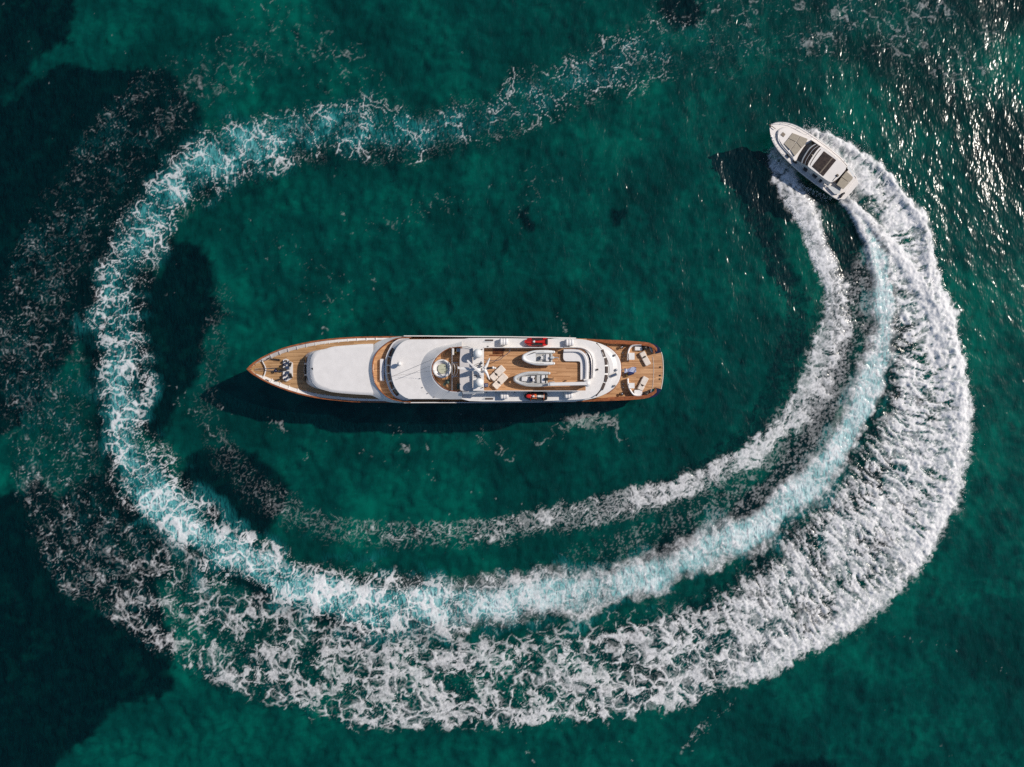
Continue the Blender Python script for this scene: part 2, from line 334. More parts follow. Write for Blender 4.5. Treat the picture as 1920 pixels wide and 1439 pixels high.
def foam_at(X, Y, f):
    """X, Y fine plan coordinates -> foam cover, aeration, height in metres"""
    X = X.astype(np.float32); Y = Y.astype(np.float32)
    w1x = (fbm(X/60, Y/60, 11, 3)-.5)*56; w1y = (fbm(X/60, Y/60, 21, 3)-.5)*56
    w2x = (fbm(X/14, Y/14, 31, 3)-.5)*22; w2y = (fbm(X/14, Y/14, 41, 3)-.5)*22
    calm = sstep(60, 500, samp(f['cs'], X, Y))          # the wash frays with age
    k1 = (.25+.75*calm); k2 = .35+.65*calm
    xw = X+w1x*k1+w2x*k2; yw = Y+w1y*k1+w2y*k2
    cs = samp(f['cs'], X, Y); cd = samp(f['cd'], X, Y)
    core = samp(f['core'], xw, yw); aer = samp(f['aer'], X+w1x*.6, Y+w1y*.6); wide = samp(f['wide'], X+w1x*1.5, Y+w1y*1.5)
    xo = X+w1x*.45+w2x*.9; yo = Y+w1y*.45+w2y*.9
    outer = samp(f['outer'], xo, yo); ov = samp(f['ov'], X+w1x*.3, Y+w1y*.3); oa = samp(f['oa'], X, Y)
    inner = samp(f['inner'], X+w1x*.3+w2x, Y+w1y*.3+w2y)
    speck = samp(f['speck'], X+w1x*.4+w2x*.8, Y+w1y*.4+w2y*.8)
    wisp = samp(f['wisp'], xo, yo)
    # cells: plan coordinates bent by the swirls of the wash
    bx = X+(fbm(X/22, Y/22, 51, 3)-.5)*34; by = Y+(fbm(X/22, Y/22, 61, 3)-.5)*34
    e1, _ = worley(bx/27, by/24, 5); e2, _ = worley(bx/13+3, by/12, 6); e3, _ = worley(bx/6.5, by/6+7, 7)
    big = fbm(X/40, Y/40, 71, 3); med = fbm(X/9, Y/9, 81, 3); fine = fbm(X/3.2, Y/3.2, 91, 3, .6)
    jit = (big-.5)*.5+(med-.5)*.25
    def uni(W):             # spread a pattern evenly over 0..1, so that a cover is a share of the area
        q = np.quantile(W[::7, ::7], np.linspace(0, 1, 65)); return np.interp(W, q, np.linspace(0, 1, 65)).astype(np.float32)
    rid = np.abs(fbm(bx/34, by/34, 101, 4, .55)-.5)*2.6
    rid2 = np.abs(fbm(bx/15, by/15, 121, 4, .6)-.5)*2.4
    cells = np.minimum(e1*1.0+.25*np.clip(med-.3,0,1), e2*1.2+.10+1.0*np.clip(big-.45,0,1))
    web = uni(np.minimum(cells, .3*rid2+.35*rid+.05)+(fine-.5)*.07)          # branching filaments
    web3 = uni(np.minimum(e3*1.0+.1, e2*1.2)+rid2*.25+(fine-.5)*.12)           # the fine lace between them
    lace = uni(np.minimum(np.minimum(rid*1.1+.03, rid2*1.3+.06), cells*1.3+.12)+(fine-.5)*.2)
    e0, _ = worley(bx/29+5, by/24, 15)
    gx = bx+w1x*.35+w2x*.5; gy = by+w1y*.35+w2y*.5
    nz1 = sstep(.28, .72, fbm(X/24, Y/24, 211, 3)); nz2 = sstep(.3, .7, fbm(X/15+9, Y/15, 221, 3)); nz3 = sstep(.3, .7, fbm(X/34, Y/30+4, 231, 3))
    eA, _ = worley(gx/46+2, gy/38, 25); eB, _ = worley(gx/24, gy/20+3, 26); eC, _ = worley(gx/11+1, gy/10, 27)
    ribs = np.abs(fbm((cs+cd*cd*.006+w2x*.6)/34+2, cd/85+w2y/60, 271, 3, .5)-.5)*2.6
    P1 = uni(np.minimum(np.minimum(eA, ribs+.02), .12+rid*.5)/(.34+.85*nz1)+(fine-.5)*.035)
    P2 = uni(np.minimum(eB, .2+rid2*.5)/(.34+.85*nz2)+(fine-.5)*.04)
    P3 = uni(eC/(.3+1.2*nz1)+rid2*.2+(fine-.5)*.05)
    holes = uni(np.minimum(np.minimum(e0*1.0+.03+.2*(1-nz1), e1*1.05+.09+.2*nz3), e2*1.2+.2+.5*nz3*(1-nz2))/(.8+.5*(1-nz3))+(fine-.5)*.09+(med-.5)*.12)
    os_ = samp(f['os'], X, Y); od = samp(f['od'], X, Y)
    st = fbm(cs/5.5+(big-.5)*5, cd/19+(med-.5)*1.1, 131, 4, .55)
    st2 = fbm(os_/5.5+(big-.5)*5, od/17+(med-.5)*1.1, 191, 4, .55)
    eS, _ = worley(os_/13+(med-.5)*1.8, od/20+(fine-.5)*.7+(med-.5)*.8, 9)
    eT, _ = worley(os_/24+(med-.5)*1.2+(big-.5)*2, od/34+(fine-.5)*.4+(med-.5)*.8, 19)
    streak = uni(1.1*(.62-st2)+np.minimum(eS*.6, eT*.5)+(fine-.5)*.3)
    fleck = uni(rid2*.5+(fine-.35)*1.0)
    def cover(F, W, soft=.07):
        F = np.clip(F, 0, 1.1)
        return sstep(-soft, soft, F-W-soft*.4)*sstep(0, .06, F)
    fresh = sstep(1900, 900, cs)                       # arc length from the boat
    lump = .3+1.4*sstep(.3, .7, big)
    ca = core*(.56+.3*fresh)
    k0 = .14+.05*sstep(3500, 2800, cs)+.06*sstep(2800, 2050, cs)+.12*sstep(2100, 1500, cs); lm = .45+1.1*sstep(.3, .7, big)
    cv_ = samp(f['cv'], xw, yw); rim = np.exp(-((cv_+.72)/.25)**2)+.6*np.exp(-((cv_-.78)/.2)**2)
    k0 = k0*(1+.45*rim)
    c_core = np.maximum.reduce([cover(core*k0*lm, P1, .05), .8*cover(core*k0*.85*lm, P2, .05), (.2+.2*sstep(2400,1800,cs))*cover(core*k0*1.1, P3, .12)])
    fr = sstep(1500, 700, cs)
    tex0 = sstep(.35,.6,fine)
    swirl = fbm(bx/9, by/9, 171, 4, .6)
    flow = fbm(cs/48+3, cd/7.5+(med-.5)*1.2, 281, 4, .55)                 # long streaks down the wash
    blob = fbm((cs+w2x)/26, (cd+w2y)/15, 291, 4, .6)
    c_fr = sstep(.36, .66, .45*flow+.45*blob+.1*swirl+.10*(core-.8)+.16*rim)*.92
    c_fr = np.maximum(c_fr, .75*cover(core*.30, P2, .06))*sstep(.32,.56,core+(fine-.5)*.5+(.3-web*.3))
    fr = sstep(1500, 700, cs)
    tex0 = sstep(.35,.6,fine)
    swirl = fbm(bx/9, by/9, 171, 4, .6)
    c_fr = np.clip(sstep(.30, .75, swirl+.22*(1-web)+(st-.5)*.35-.08)*.55+.16+.35*sstep(.8,1.2,core)*(1-fresh*.4)+.45*sstep(.56,.66,st)*(tex0), 0, 1)*sstep(.15,.5,core+(fine-.5)*.5)
    c_core = c_core*(1-fr)+c_fr*fr
    dense = sstep(.74, .94, oa); old = sstep(.62, .46, oa)
    W_o = holes*(1-dense)+streak*dense
    W_o = W_o*(1-old)+(lace*.3+P2*.3+P3*.4)*old
    edge = np.exp(-((ov+.85)/.22)**2)*dense
    oF = outer*(1.0-.1*old)*(1-.12*(1-dense))+.25*edge
    m1 = oF*(.80+.04*dense-.08*old)*(1-.20*sstep(-.3,.8,ov)*dense)*(1+(big-.5)*.75*(1-dense)+(big-.5)*.9*dense)+.2*edge
    c_outer = np.maximum(cover(m1, W_o, .10+.09*dense), .45*cover(m1*1.1, P3*.6+W_o*.4, .2))
    c_outer *= (.72+.28*sstep(.3,.6,fbm(X/5,Y/5,181,3,.6)+.1+.5*dense))
    c_in = np.maximum(cover(inner*(.68+.14*sstep(.6,.8,inner))*(1+(big-.5)*1.1+(med-.5)*.5), holes*.45+P2*.3+lace*.25, .10), .5*cover(inner*1.0, web3, .25))
    c_sp = cover(speck*1.15*(1+(big-.5)), fleck, .2)*.6
    c_w = cover(wisp*1.0*(1+(big-.5)*2.2), P2*.6+lace*.4, .14)*.7
    cov = np.maximum.reduce([c_core, c_outer, c_in, c_sp, c_w])
    hole = 1-samp(f['gap'], X+w2x*.8, Y+w2y*.8)
    hole *= 1-.95*samp(f['lee'], X+w2x*.6, Y+w2y*.6)
    calm_core = sstep(.2,.5,core)*(1-fr)
    hole *= 1-.8*samp(f['gap2'], X+w2x*.5, Y+w2y*.5)*sstep(.30,.5,st2)
    cov = cov*hole
    # thin old foam is not opaque
    age = np.maximum.reduce([core*.95+.12, outer, inner, wisp*.7, speck*.6])
    cov = cov*np.clip(.22+.80*age, 0, 1)
    rdg = samp(f['ridge'], X+w2x*.35, Y+w2y*.35); cov = np.maximum(cov, sstep(.25,.75,rdg+(fine-.5)*.9+(st-.5)*.3)*.97*sstep(.05,.4,rdg))
    aer = aer*hole
    tex = fbm(X/4.2, Y/4.2, 241, 3, .65); tex2 = fbm(bx/10, by/10, 251, 3)
    cov = cov*(1-.55*(1-.6*sstep(.2,.5,core)*(1-fr))*np.clip(sstep(.55,.30,tex)*.6+sstep(.5,.3,tex2)*.5,0,1)*(1-.7*sstep(.75,.95,oa*sstep(.5,1.,outer))))
    oldw = np.clip(old*sstep(.0,.15,outer)*sstep(.35,.1,core),0,1); cov = cov*(1-oldw*(.28+.34*sstep(.6,.35,fbm(X/7,Y/7,261,4,.7))))
    # milky water round the filaments
    core2 = samp(f['core'], X+w1x*.7+w2x*.5, Y+w1y*.7+w2y*.5)
    veil = np.maximum.reduce([sstep(.12,.7,wide)*.36*sstep(.28,.65,big), outer*.36*sstep(.35,.95,outer)*sstep(.25,.6,big+.1), .22*sstep(.12,.4,outer)*sstep(.33,.62,med*.5+big*.5), inner*.25,
        aer*(.66+.42*sstep(2200,2700,cs)+.5*sstep(.1,1.,core2)*sstep(3000,1400,cs))*(.55+.95*(big-.2))*(.85+.6*(med-.5))])
    veil = np.clip(veil*hole, 0, 1)
    # relief: breaking crest, wash hump, small chop of the foam
    crest = np.exp(-((ov+.68)/.28)**2)*sstep(.8,.97,oa)*sstep(.3,.8,outer)
    z = crest*.5+rdg*.35+outer*dense*.35*(st2-.3)+cov*.10*(med+fine*1.2)+.25*core*sstep(1500,300,cs)+.25*inner*sstep(1.,0,np.abs(samp(f['iv'],X,Y)))*sstep(.6,.9,inner)
    z = z + dense*outer*.5*(med-.5)+ crest*.5*(fbm(X/7,Y/7,141,3)-.5)
    return cov.astype(np.float32), veil.astype(np.float32), z.astype(np.float32)
# ---------------------------------------------------------------- sea bed and water
def sheet(name, xs, ys, Z, attrs):
    nx, ny = len(xs), len(ys); X, Y = np.meshgrid(xs, ys)
    co = np.stack([X, Y, Z], -1).reshape(-1, 3).astype(np.float32)
    i = np.arange(nx*ny, dtype=np.int32).reshape(ny, nx)
    q = np.stack([i[:-1, :-1], i[:-1, 1:], i[1:, 1:], i[1:, :-1]], -1).reshape(-1)
    me = bpy.data.meshes.new(name); nf = (nx-1)*(ny-1)
    me.vertices.add(nx*ny); me.vertices.foreach_set('co', co.reshape(-1))
    me.loops.add(nf*4); me.loops.foreach_set('vertex_index', q)
    me.polygons.add(nf); me.polygons.foreach_set('loop_start', np.arange(0, nf*4, 4, dtype=np.int32))
    me.polygons.foreach_set('use_smooth', np.ones(nf, bool)); me.update(calc_edges=True)
    for k, a in attrs.items():
        at = me.attributes.new(k, 'FLOAT', 'POINT'); at.data.foreach_set('value', a.astype(np.float32).reshape(-1))
    o = bpy.data.objects.new(name, me); S.collection.objects.link(o); return o
def axis(a, b, step, far):
    m = np.arange(a, b+1e-6, step); g = []; d = step
    x = 0
    while x < far: d *= 1.35; x += d; g.append(x)
    g = np.array(g); return np.concatenate([(a-g)[::-1], m, b+g])
F = sea_fields()
BED = 4.3
# sea bed: pale sand with meadows of dark sea grass
xs = axis(-86, 86, .42, 6000); ys = axis(-66, 66, .42, 6000)
X, Y = np.meshgrid(xs, ys); kx = (H+BED)/H
U = X*12/kx+960; V = 719.5-Y*12/kx
wu = U+(fbm(U/14, V/14, 3, 4)-.5)*30; wv = V+(fbm(U/14, V/14, 8, 4)-.5)*30
G = samp(F['grass'], wu, wv)
far = sstep(70, 200, np.hypot(np.clip(np.abs(X)-80, 0, None), np.clip(np.abs(Y)-60, 0, None)))
G = np.maximum(G, far*sstep(.45, .55, fbm(U/400, V/400, 333, 4)))
G = G*(1-.13*sstep(.52,.66,fbm(U/19, V/17, 207, 4))*sstep(.2,.9,G))
Zb = -BED+(fbm(U/60, V/60, 201, 3)-.5)*1.2+(fbm(U/11, V/11, 205, 3)-.5)*1.0*sstep(600,200,np.hypot(X,Y))+G*.35
bed = sheet('seabed', xs, ys, Zb, {'grass': G, 'tone': fbm(U/150, V/150, 77, 4)}); bed['kind'] = 'structure'
N = NT('sand_and_sea_grass'); co = N.n('NewGeometry').outputs['Position']
gr = N.n('Attribute', attribute_name='grass').outputs['Fac']; tn = N.n('Attribute', attribute_name='tone').outputs['Fac']
n1 = N.n('TexNoise', {'Vector': co, 'Scale': .11, 'Detail': 6, 'Roughness': .6}).outputs[0]
n2 = N.n('TexNoise', {'Vector': co, 'Scale': .75, 'Detail': 5, 'Roughness': .65}).outputs[0]
n3 = N.n('TexNoise', {'Vector': N.n('Mapping', {'Vector': co, 'Rotation': (0, 0, R(-20)), 'Scale': (.22, .42, 1)}).outputs[0], 'Scale': 1., 'Detail': 5, 'Roughness': .6, 'Distortion': .8}).outputs[0]
f = N.math('ADD', N.math('MULTIPLY', n1, .42), N.math('ADD', N.math('MULTIPLY_ADD', n3, .22, N.math('MULTIPLY', n2, .10)), N.math('MULTIPLY', tn, .24)))
sand = N.ramp(f, [(.39, (.13,.125,.108)), (.49, (.23,.225,.19)), (.60, (.42,.46,.34))])
gcol = N.ramp(n2, [(.35, (.008,.012,.02)), (.7, (.022,.045,.05))])
col = N.mix(gr, sand, gcol)
N.t.links.new(N.n('BsdfDiffuse', {'Color': col}).outputs[0], N.out.inputs[0]); bed.data.materials.append(N.m)

xs = axis(-84, 84, .144, 6000); ys = axis(-64, 64, .144, 6000)
X, Y = np.meshgrid(xs, ys); U = X*12+960; V = 719.5-Y*12
cov, veil, z = foam_at(U, V, F)
inb = sstep(0, 2.5, np.minimum(84-np.abs(X), 64-np.abs(Y)))
# wind chop, running to the south-west, dying out far away where the sheet is coarse
def wave(lx, ly, ang, seed, o=2):
    c, s_ = math.cos(R(ang)), math.sin(R(ang)); return fbm((X*c+Y*s_)/lx+50, (-X*s_+Y*c)/ly+50, seed, o)-.5
chop = wave(1.3, 2.6, 25, 301, 2)*.122+wave(4.2, 9, 12, 311, 2)*.30+wave(.7, 1.2, 35, 321, 1)*.05
chop *= 1-.55*np.clip(cov, 0, 1)
Z = (z*inb+chop*sstep(0, 1, inb+.0)).astype(np.float32)
water = sheet('water', xs, ys, Z, {'foam': cov*inb, 'veil': veil*inb}); water['kind'] = 'structure'
N = NT('sea_water'); co = N.n('NewGeometry').outputs['Position']
fo = N.n('Attribute', attribute_name='foam').outputs['Fac']; ve = N.n('Attribute', attribute_name='veil').outputs['Fac']
fn = N.n('TexNoise', {'Vector': co, 'Scale': 3.2, 'Detail': 4, 'Roughness': .65}).outputs[0]
# ragged foam edges finer than the sheet
fr = N.math('MULTIPLY', N.math('SUBTRACT', fn, .5), N.math('MULTIPLY', N.math('MULTIPLY', fo, N.math('SUBTRACT', 1., fo)), 2.4))
fo2 = N.math('ADD', fo, fr, clamp=True)
vf = N.n('MapRange', {'Value': ve, 'From Min': 0., 'From Max': .62}, interpolation_type='SMOOTHSTEP').outputs[0]
vf = N.math('MULTIPLY', vf, N.math('MULTIPLY_ADD', fn, .5, .72), clamp=True)
vcol = N.ramp(ve, [(.1, (.006,.10,.10)), (.4, (.015,.20,.205)), (.65, (.10,.34,.345)), (.87, (.34,.57,.575)), (1., (.50,.67,.675))])
mp = N.n('Mapping', {'Vector': co, 'Rotation': (0, 0, R(-28)), 'Scale': (1.5, .75, 1)}).outputs[0]
b1 = N.n('TexNoise', {'Vector': mp, 'Scale': 1.0, 'Detail': 1, 'Roughness': .5, 'Distortion': .5}).outputs[0]
b2 = N.n('TexNoise', {'Vector': mp, 'Scale': 2.3, 'Detail': 0, 'Roughness': .5}).outputs[0]
hgt = N.math('MULTIPLY_ADD', b2, .30, b1)
bmp = N.n('Bump', {'Strength': 1., 'Distance': .085, 'Height': hgt}).outputs[0]
trans = N.n('BsdfTransparent', {'Color': c3(.01,.48,.47)}).outputs[0]
bmp2 = N.n('Bump', {'Strength': 1., 'Distance': .45, 'Height': hgt}).outputs[0]
scat = N.n('BsdfDiffuse', {'Color': N.mix(vf, c3(.0,.05,.058), vcol), 'Normal': bmp2}).outputs[0]
body = N.n('MixShader', {0: N.math('MAXIMUM', vf, .11), 1: trans, 2: scat}).outputs[0]
gl1 = N.n('BsdfGlossy', {'Color': c3(1,.96,.88), 'Roughness': .08, 'Normal': bmp}).outputs[0]
gl2 = N.n('BsdfGlossy', {'Color': c3(1,1,1), 'Roughness': .17, 'Normal': bmp}).outputs[0]
gl = N.n('MixShader', {0: .5, 1: gl1, 2: gl2}).outputs[0]
cosi = N.math('ABSOLUTE', N.n('VectorMath', {0: bmp, 1: N.n('NewGeometry').outputs['Incoming']}, operation='DOT_PRODUCT').outputs['Value'])
fz = N.math('MULTIPLY_ADD', N.math('POWER', N.math('SUBTRACT', 1., cosi, clamp=True), 5.), .98, .02, clamp=True)
wat = N.n('MixShader', {0: fz, 1: body, 2: gl}).outputs[0]
fb = N.n('Bump', {'Strength': .6, 'Distance': .12, 'Height': N.n('TexNoise', {'Vector': co, 'Scale': 2.6, 'Detail': 5, 'Roughness': .7}).outputs[0]}).outputs[0]
fm = N.n('BsdfDiffuse', {'Color': N.mix(fn, c3(.70,.69,.68), c3(.92,.91,.90)), 'Normal': fb}).outputs[0]
N.t.links.new(N.n('MixShader', {0: fo2, 1: wat, 2: fm}).outputs[0], N.out.inputs[0])
water.data.materials.append(N.m)

# spray thrown up by the speedboat and torn off the breaking crest: thousands of small drops
rg = np.random.RandomState(5)
def along(P, n):
    C = catmull(P, 6)[:, :2]; L = np.r_[0, np.cumsum(np.hypot(*np.diff(C, axis=0).T))]; q = rg.rand(n)*L[-1]
    x, y = np.interp(q, L, C[:, 0]), np.interp(q, L, C[:, 1]); q2 = np.minimum(q+3, L[-1]); dx, dy = np.interp(q2, L, C[:, 0])-x, np.interp(q2, L, C[:, 1])-y
    l = np.hypot(dx, dy)+1e-6; return x, y, dy/l, -dx/l      # outward normal on the left of travel
pts = []
for P_, n, wd, hh in (([(1505,243),(1535,250),(1570,266),(1600,285),(1640,315),(1675,350),(1700,385),(1728,435),(1745,480),(1752,530)], 2000, 12, .45),
                      ([(1752,530),(1772,590),(1795,650),(1808,720),(1815,800),(1806,880),(1784,955)], 1100, 8, .3),
                      ([(1560,372),(1500,345),(1462,310),(1446,280)], 450, 9, .35), ([(1478,375),(1503,420),(1525,470),(1540,530)], 350, 7, .3)):
    x, y, nx_, ny_ = along(P_, n); k = rg.exponential(.40, n)-.10; clump = .5+.9*fbm(x/9, y/9, 401, 3)
    pts.append(np.stack([x+nx_*k*wd*clump*1.6, y+ny_*k*wd*clump*1.6, .12+rg.rand(n)*hh*np.exp(-np.abs(k)*.8), .022+.045*rg.rand(n)**2*np.exp(-np.clip(k,0,3))], 1))
pts = np.concatenate(pts); kk = (H-pts[:, 2])/H/12
cx, cy = (pts[:, 0]-960)*kk, (719.5-pts[:, 1])*kk
tet = np.array([[1,1,1],[-1,-1,1],[-1,1,-1],[1,-1,-1]], float)
V_ = (np.stack([cx, cy, pts[:, 2]], 1)[:, None, :]+tet[None]*pts[:, 3][:, None, None]*rg.uniform(.6, 1.3, (len(pts), 1, 3))).reshape(-1, 3)
F_ = (np.arange(len(pts))[:, None, None]*4+np.array([[0,1,2],[0,3,1],[0,2,3],[1,3,2]])[None]).reshape(-1, 3)
me = bpy.data.meshes.new('spray'); me.from_pydata(V_.tolist(), [], F_.tolist()); me.update()
spray = bpy.data.objects.new('spray', me); S.collection.objects.link(spray); me.materials.append(paint('spray_drops', (.9,.9,.9), .5, .02, 2.))
spray['kind'] = 'stuff'; spray['label'] = 'fine white spray thrown up round the turning speedboat'
# ---------------------------------------------------------------- motor yacht
WY = P(853, 693, 0)
yacht = empty('motor_yacht', WY, 'large white motor yacht with teak decks, lying still inside the ring of foam', 'yacht')
CY0 = 693.0
hull_n = smooth([(462,692.5),(470,684),(480,676.5),(491,670),(512,660),(537.5,650.5),(577,641.5),(618,635.5),(669,631.8),(727,631),(800,630.8),(900,631.5),(1000,633),(1080,635),(1139,637.5),(1174,639),(1212,642),(1225,646.5),(1232,653)], 3)
hull_s = smooth([(462,692.5),(468,698.5),(479,706),(508,721.5),(552,737.5),(596,747.5),(640,752.5),(673,754.8),(727,755.5),(800,756),(900,756),(1000,755.3),(1080,754),(1144,752),(1178,750.5),(1207,748),(1222,743.5),(1231,736)], 3)
def out_n(n): return resample(hull_n, n)
NS = 90
hn, hs = resample(hull_n, NS), resample(hull_s, NS)
def capz(x): return 4.9+1.7*max(0, min(1, (760-x)/300))**1.6 if x < 1000 else 4.9+.15*max(0,(x-1000)/240)
def inset(side, d, nose=0.):
    """moves an outline towards the centre line, d(x) survey units"""
    out = []
    for x, y in side:
        dd = d(x) if callable(d) else d; s_ = 1 if y < CY0 else -1
        a = abs(y-CY0); na = max(.0, a-dd); out.append((x+nose*math.exp(-(x-462)/30), CY0+(-na if s_ > 0 else na)))
    return out
def ringof(a, b, zf): return PZ(a, zf)+[P(x, y, zf(x)) for x, y in b[::-1][:-1]]
# hull: flared, navy above a dark boot top
b = MB(); rings = []
for zz, dd, nz in ((-1.2, 14, 46), (0., 9.5, 34), (1.6, 5, 22), (3.4, 1.6, 9), (None, .25, .6)):
    f = lambda x, dd=dd: dd*(.30+.70*max(0, min(1, (700-x)/200))) if dd > .5 else dd
    zf = (lambda x: capz(x)-.06) if zz is None else (lambda x, zz=zz: zz*(1+.25*max(0, (620-x)/160)) if zz > 0 else zz)
    rings.append(ringof(inset(hn, f, nz), inset(hs, f, nz), zf))
b.loft([r[:NS] for r in rings], closed=False, smooth=True); b.loft([(r[NS:]+r[:1]) for r in rings], closed=False, smooth=True)
b.add([rings[1][NS-1], rings[1][NS], P(1229,735.5,3.95), P(1230,653.5,3.95)], [[0,1,2,3]]); hull = b.build('hull', 'navy', yacht, label='dark navy hull')
# rounded quarters of the transom, outside the caprail
b = MB()
for q in ([(1212,643),(1226,645),(1235,650),(1239.5,658),(1241,664),(1232,664),(1222,652)], [(1212,747),(1224,746),(1233,742),(1238,736),(1240.5,729.5),(1231,729),(1222,740)]):
    b = MB(); qs = smooth(q, 3, True); b.loft([PP(qs, -.4), PP(qs, 2.8), PP([(1225+(x-1225)*.9, CY0+(y-CY0)*.99) for x, y in qs], 4.05)], cap1=True)
    b.build('transom_quarter', 'navy', yacht)
# varnished caprail, one run per side
capw = lambda x: 2.9+2.2*math.exp(-(x-462)/14) if x < 1100 else min(7.0, 2.9+(x-1100)*.09)
for side, lo in ((hn, -1), (hs, 1)):
    ins = [(x+ (capw(x)*.9*math.exp(-(x-462)/10)), CY0+(y-CY0)*max(0, (abs(y-CY0)-capw(x))/max(abs(y-CY0), .01))) for x, y in side]
    b = MB(); o1 = PZ(side, capz); i1 = PZ(ins, capz); dn = Vector((0, 0, -.12)); up = Vector((0, 0, .03))
    b.loft([[p+dn for p in o1], o1, [(p*.5+q*.5)+up for p, q in zip(o1, i1)], i1, [p+dn for p in i1]], closed=False)
    b.build('caprail', 'mahogany', yacht)
# fore deck, inner bulwark and its frames
DZ = 5.15
dk = lambda x: 10.5-4.5*max(0, min(1, (x-500)/230)) if x > 500 else 10.5*max(.35, (x-462)/38)
fn_, fs_ = [p for p in hn if p[0] < 762], [p for p in hs if p[0] < 762]
dn_, ds_ = inset(fn_, dk, 4.5), inset(fs_, dk, 4.5)
b = MB(); b.fill(PP(dn_, DZ)+PP(ds_[::-1][:-1], DZ)); b.build('foredeck', 'teakfore', yacht)
for top, bot in ((fn_, dn_), (fs_, ds_)):
    ci = [(x+(capw(x)*.6*math.exp(-(x-462)/10)), CY0+(y-CY0)*max(0, (abs(y-CY0)-capw(x)*.8)/max(abs(y-CY0), .01))) for x, y in top]
    b = MB(); b.loft([PZ(ci, lambda x: capz(x)-.05), PP(bot, DZ-.02)], closed=False); b.build('inner_bulwark', 'white', yacht)
for side in (hn, hs):
    for x in (491, 508, 523, 540, 556, 573, 589, 605, 621, 637, 653, 669, 685, 701):
        k = min(range(NS), key=lambda i: abs(side[i][0]-x)); p, q = side[k-1], side[k+1]
        s_ = 1 if side is hn else -1; tx, ty = q[0]-p[0], q[1]-p[1]; L = math.hypot(tx, ty); nx, ny = -ty/L*s_, tx/L*s_
        y = side[k][1]; x0 = side[k][0]; ct = capw(x0)*.8; db = dk(x0)+1.0
        a, c = P(x0+nx*ct, y+ny*ct, capz(x0)-.08), P(x0+nx*db, y+ny*db, DZ+.02); a2 = P(x0+nx*(ct+1.2), y+ny*(ct+1.2), capz(x0)-.1); c0 = P(x0+nx*(ct+.4), y+ny*(ct+.4), DZ+.1)
        w = Vector((tx/L, -ty/L, 0))*.06; b = MB(); R4 = [a, a2, c, c0]
        b.add([p_+w for p_ in R4]+[p_-w for p_ in R4], [[0,1,2,3],[7,6,5,4],[0,4,5,1],[1,5,6,2],[2,6,7,3]]); b.build('bulwark_frame', 'white', yacht)
# breakwater coaming across the bow
b = MB(); cw = smooth([(491,675),(494,681),(497.5,688),(498.5,693),(497.5,699),(495,706),(493,710.5)], 3)
b.loft([PP([(x-1.1, y) for x, y in cw], DZ+.01), PP([(x-1.1, y) for x, y in cw], DZ+.38), PP([(x+.9, y) for x, y in cw], DZ+.38), PP([(x+.9, y) for x, y in cw], DZ+.01)], closed=False); b.build('breakwater', 'white', yacht)
# windlass platform and the gear on it
ax = DZ
wl = [(531,675),(536,673),(540,674.5),(543,678),(547.5,679.5),(548.5,683),(548.5,706),(547,710),(542,713),(538,715.5),(533,714),(530.5,710),(530.5,700),(532,694),(530.5,686)]
b = MB(); b.plate([P(x, y, ax+.3)[:2] for x, y in wl], ax+.01, ax+.34); wp = b.build('windlass_platform', 'white', yacht)
for (x, y, r, h, m) in ((536.5,677,.16,.55,'bronze'),(534.5,684,.24,.5,'navy'),(535,704,.2,.5,'navy'),(536,711.5,.2,.45,'navy'),(518,695.5,.26,.6,'navy'),(542.5,678,.13,.4,'steel'),(541,710,.13,.4,'steel')):
    b = MB(); c = P(x, y, ax+.3 if x > 525 else ax); b.lathe(c, [(r,0),(r,h*.15),(r*.6,h*.3),(r*.6,h*.75),(r*.95,h*.85),(r*.9,h),(.01,h*1.04)], 12); b.build('capstan', m, yacht)
for (x, y, l, w_, a, m) in ((529,693,1.3,.5,0,'bronze'),(523,692,.7,.35,0,'brass'),(539.5,690,.7,.6,0,'steel'),(540,699,.6,.5,0,'steel'),(545,705,.35,.8,.3,'bronze'),(544,684,.3,.7,-.3,'bronze'),(540.5,707,.5,.12,.8,'steel'),(540.5,680.5,.6,.12,-.7,'steel')):
    b = MB(); b.box(P(x, y, ax+.5), (l, w_, .35), a, .8, .08); b.box(P(x+1, y, ax+.72), (l*.5, w_*.6, .16), a, .8, .04); b.build('windlass_gear', m, yacht)
b = MB()
for y in (689, 697): b.tube([P(530, y, ax+.45), P(515, y+(1.5 if y < 693 else -1), ax+.12), P(499, 693+(y-693)*.5, ax+.42), P(478, 693+(y-693)*.3, ax+.2)], .045, 5)
b.build('anchor_chain', 'steel', yacht)
for x, y, a in ((517,674.5,.1),(521,713,-.35)):
    b = MB(); c = P(x, y, ax+.2); d = Vector((math.cos(a), -math.sin(a), 0)); b.box(c-Vector((0,0,.12)), (1.0,.3,.12), -a, .9)
    b.tube([c-d*.75+Vector((0,0,.05)), c+d*.75+Vector((0,0,.05))], .07, 6)
    for k in (-.3, .3): b.tube([c+d*k-Vector((0,0,.15)), c+d*k+Vector((0,0,.05))], .08, 6)
    b.build('mooring_bitts', 'bronze', yacht)
for x, y, a in ((502.5,673,.5),(501,713.5,-.45)):
    b = MB(); b.box(P(x, y, 6.0), (.62,.16,.1), a, 1, .06); b.build('fairlead', 'black', yacht)
for x,y in ((469,693),(477,684),(478,702.5)):
    b = MB(); b.tube([P(x,y,DZ+.9),P(x+2.6,y+(693-y)*.2,DZ+.75)], .05, 5); b.build('bow_cleat', 'bronze', yacht)
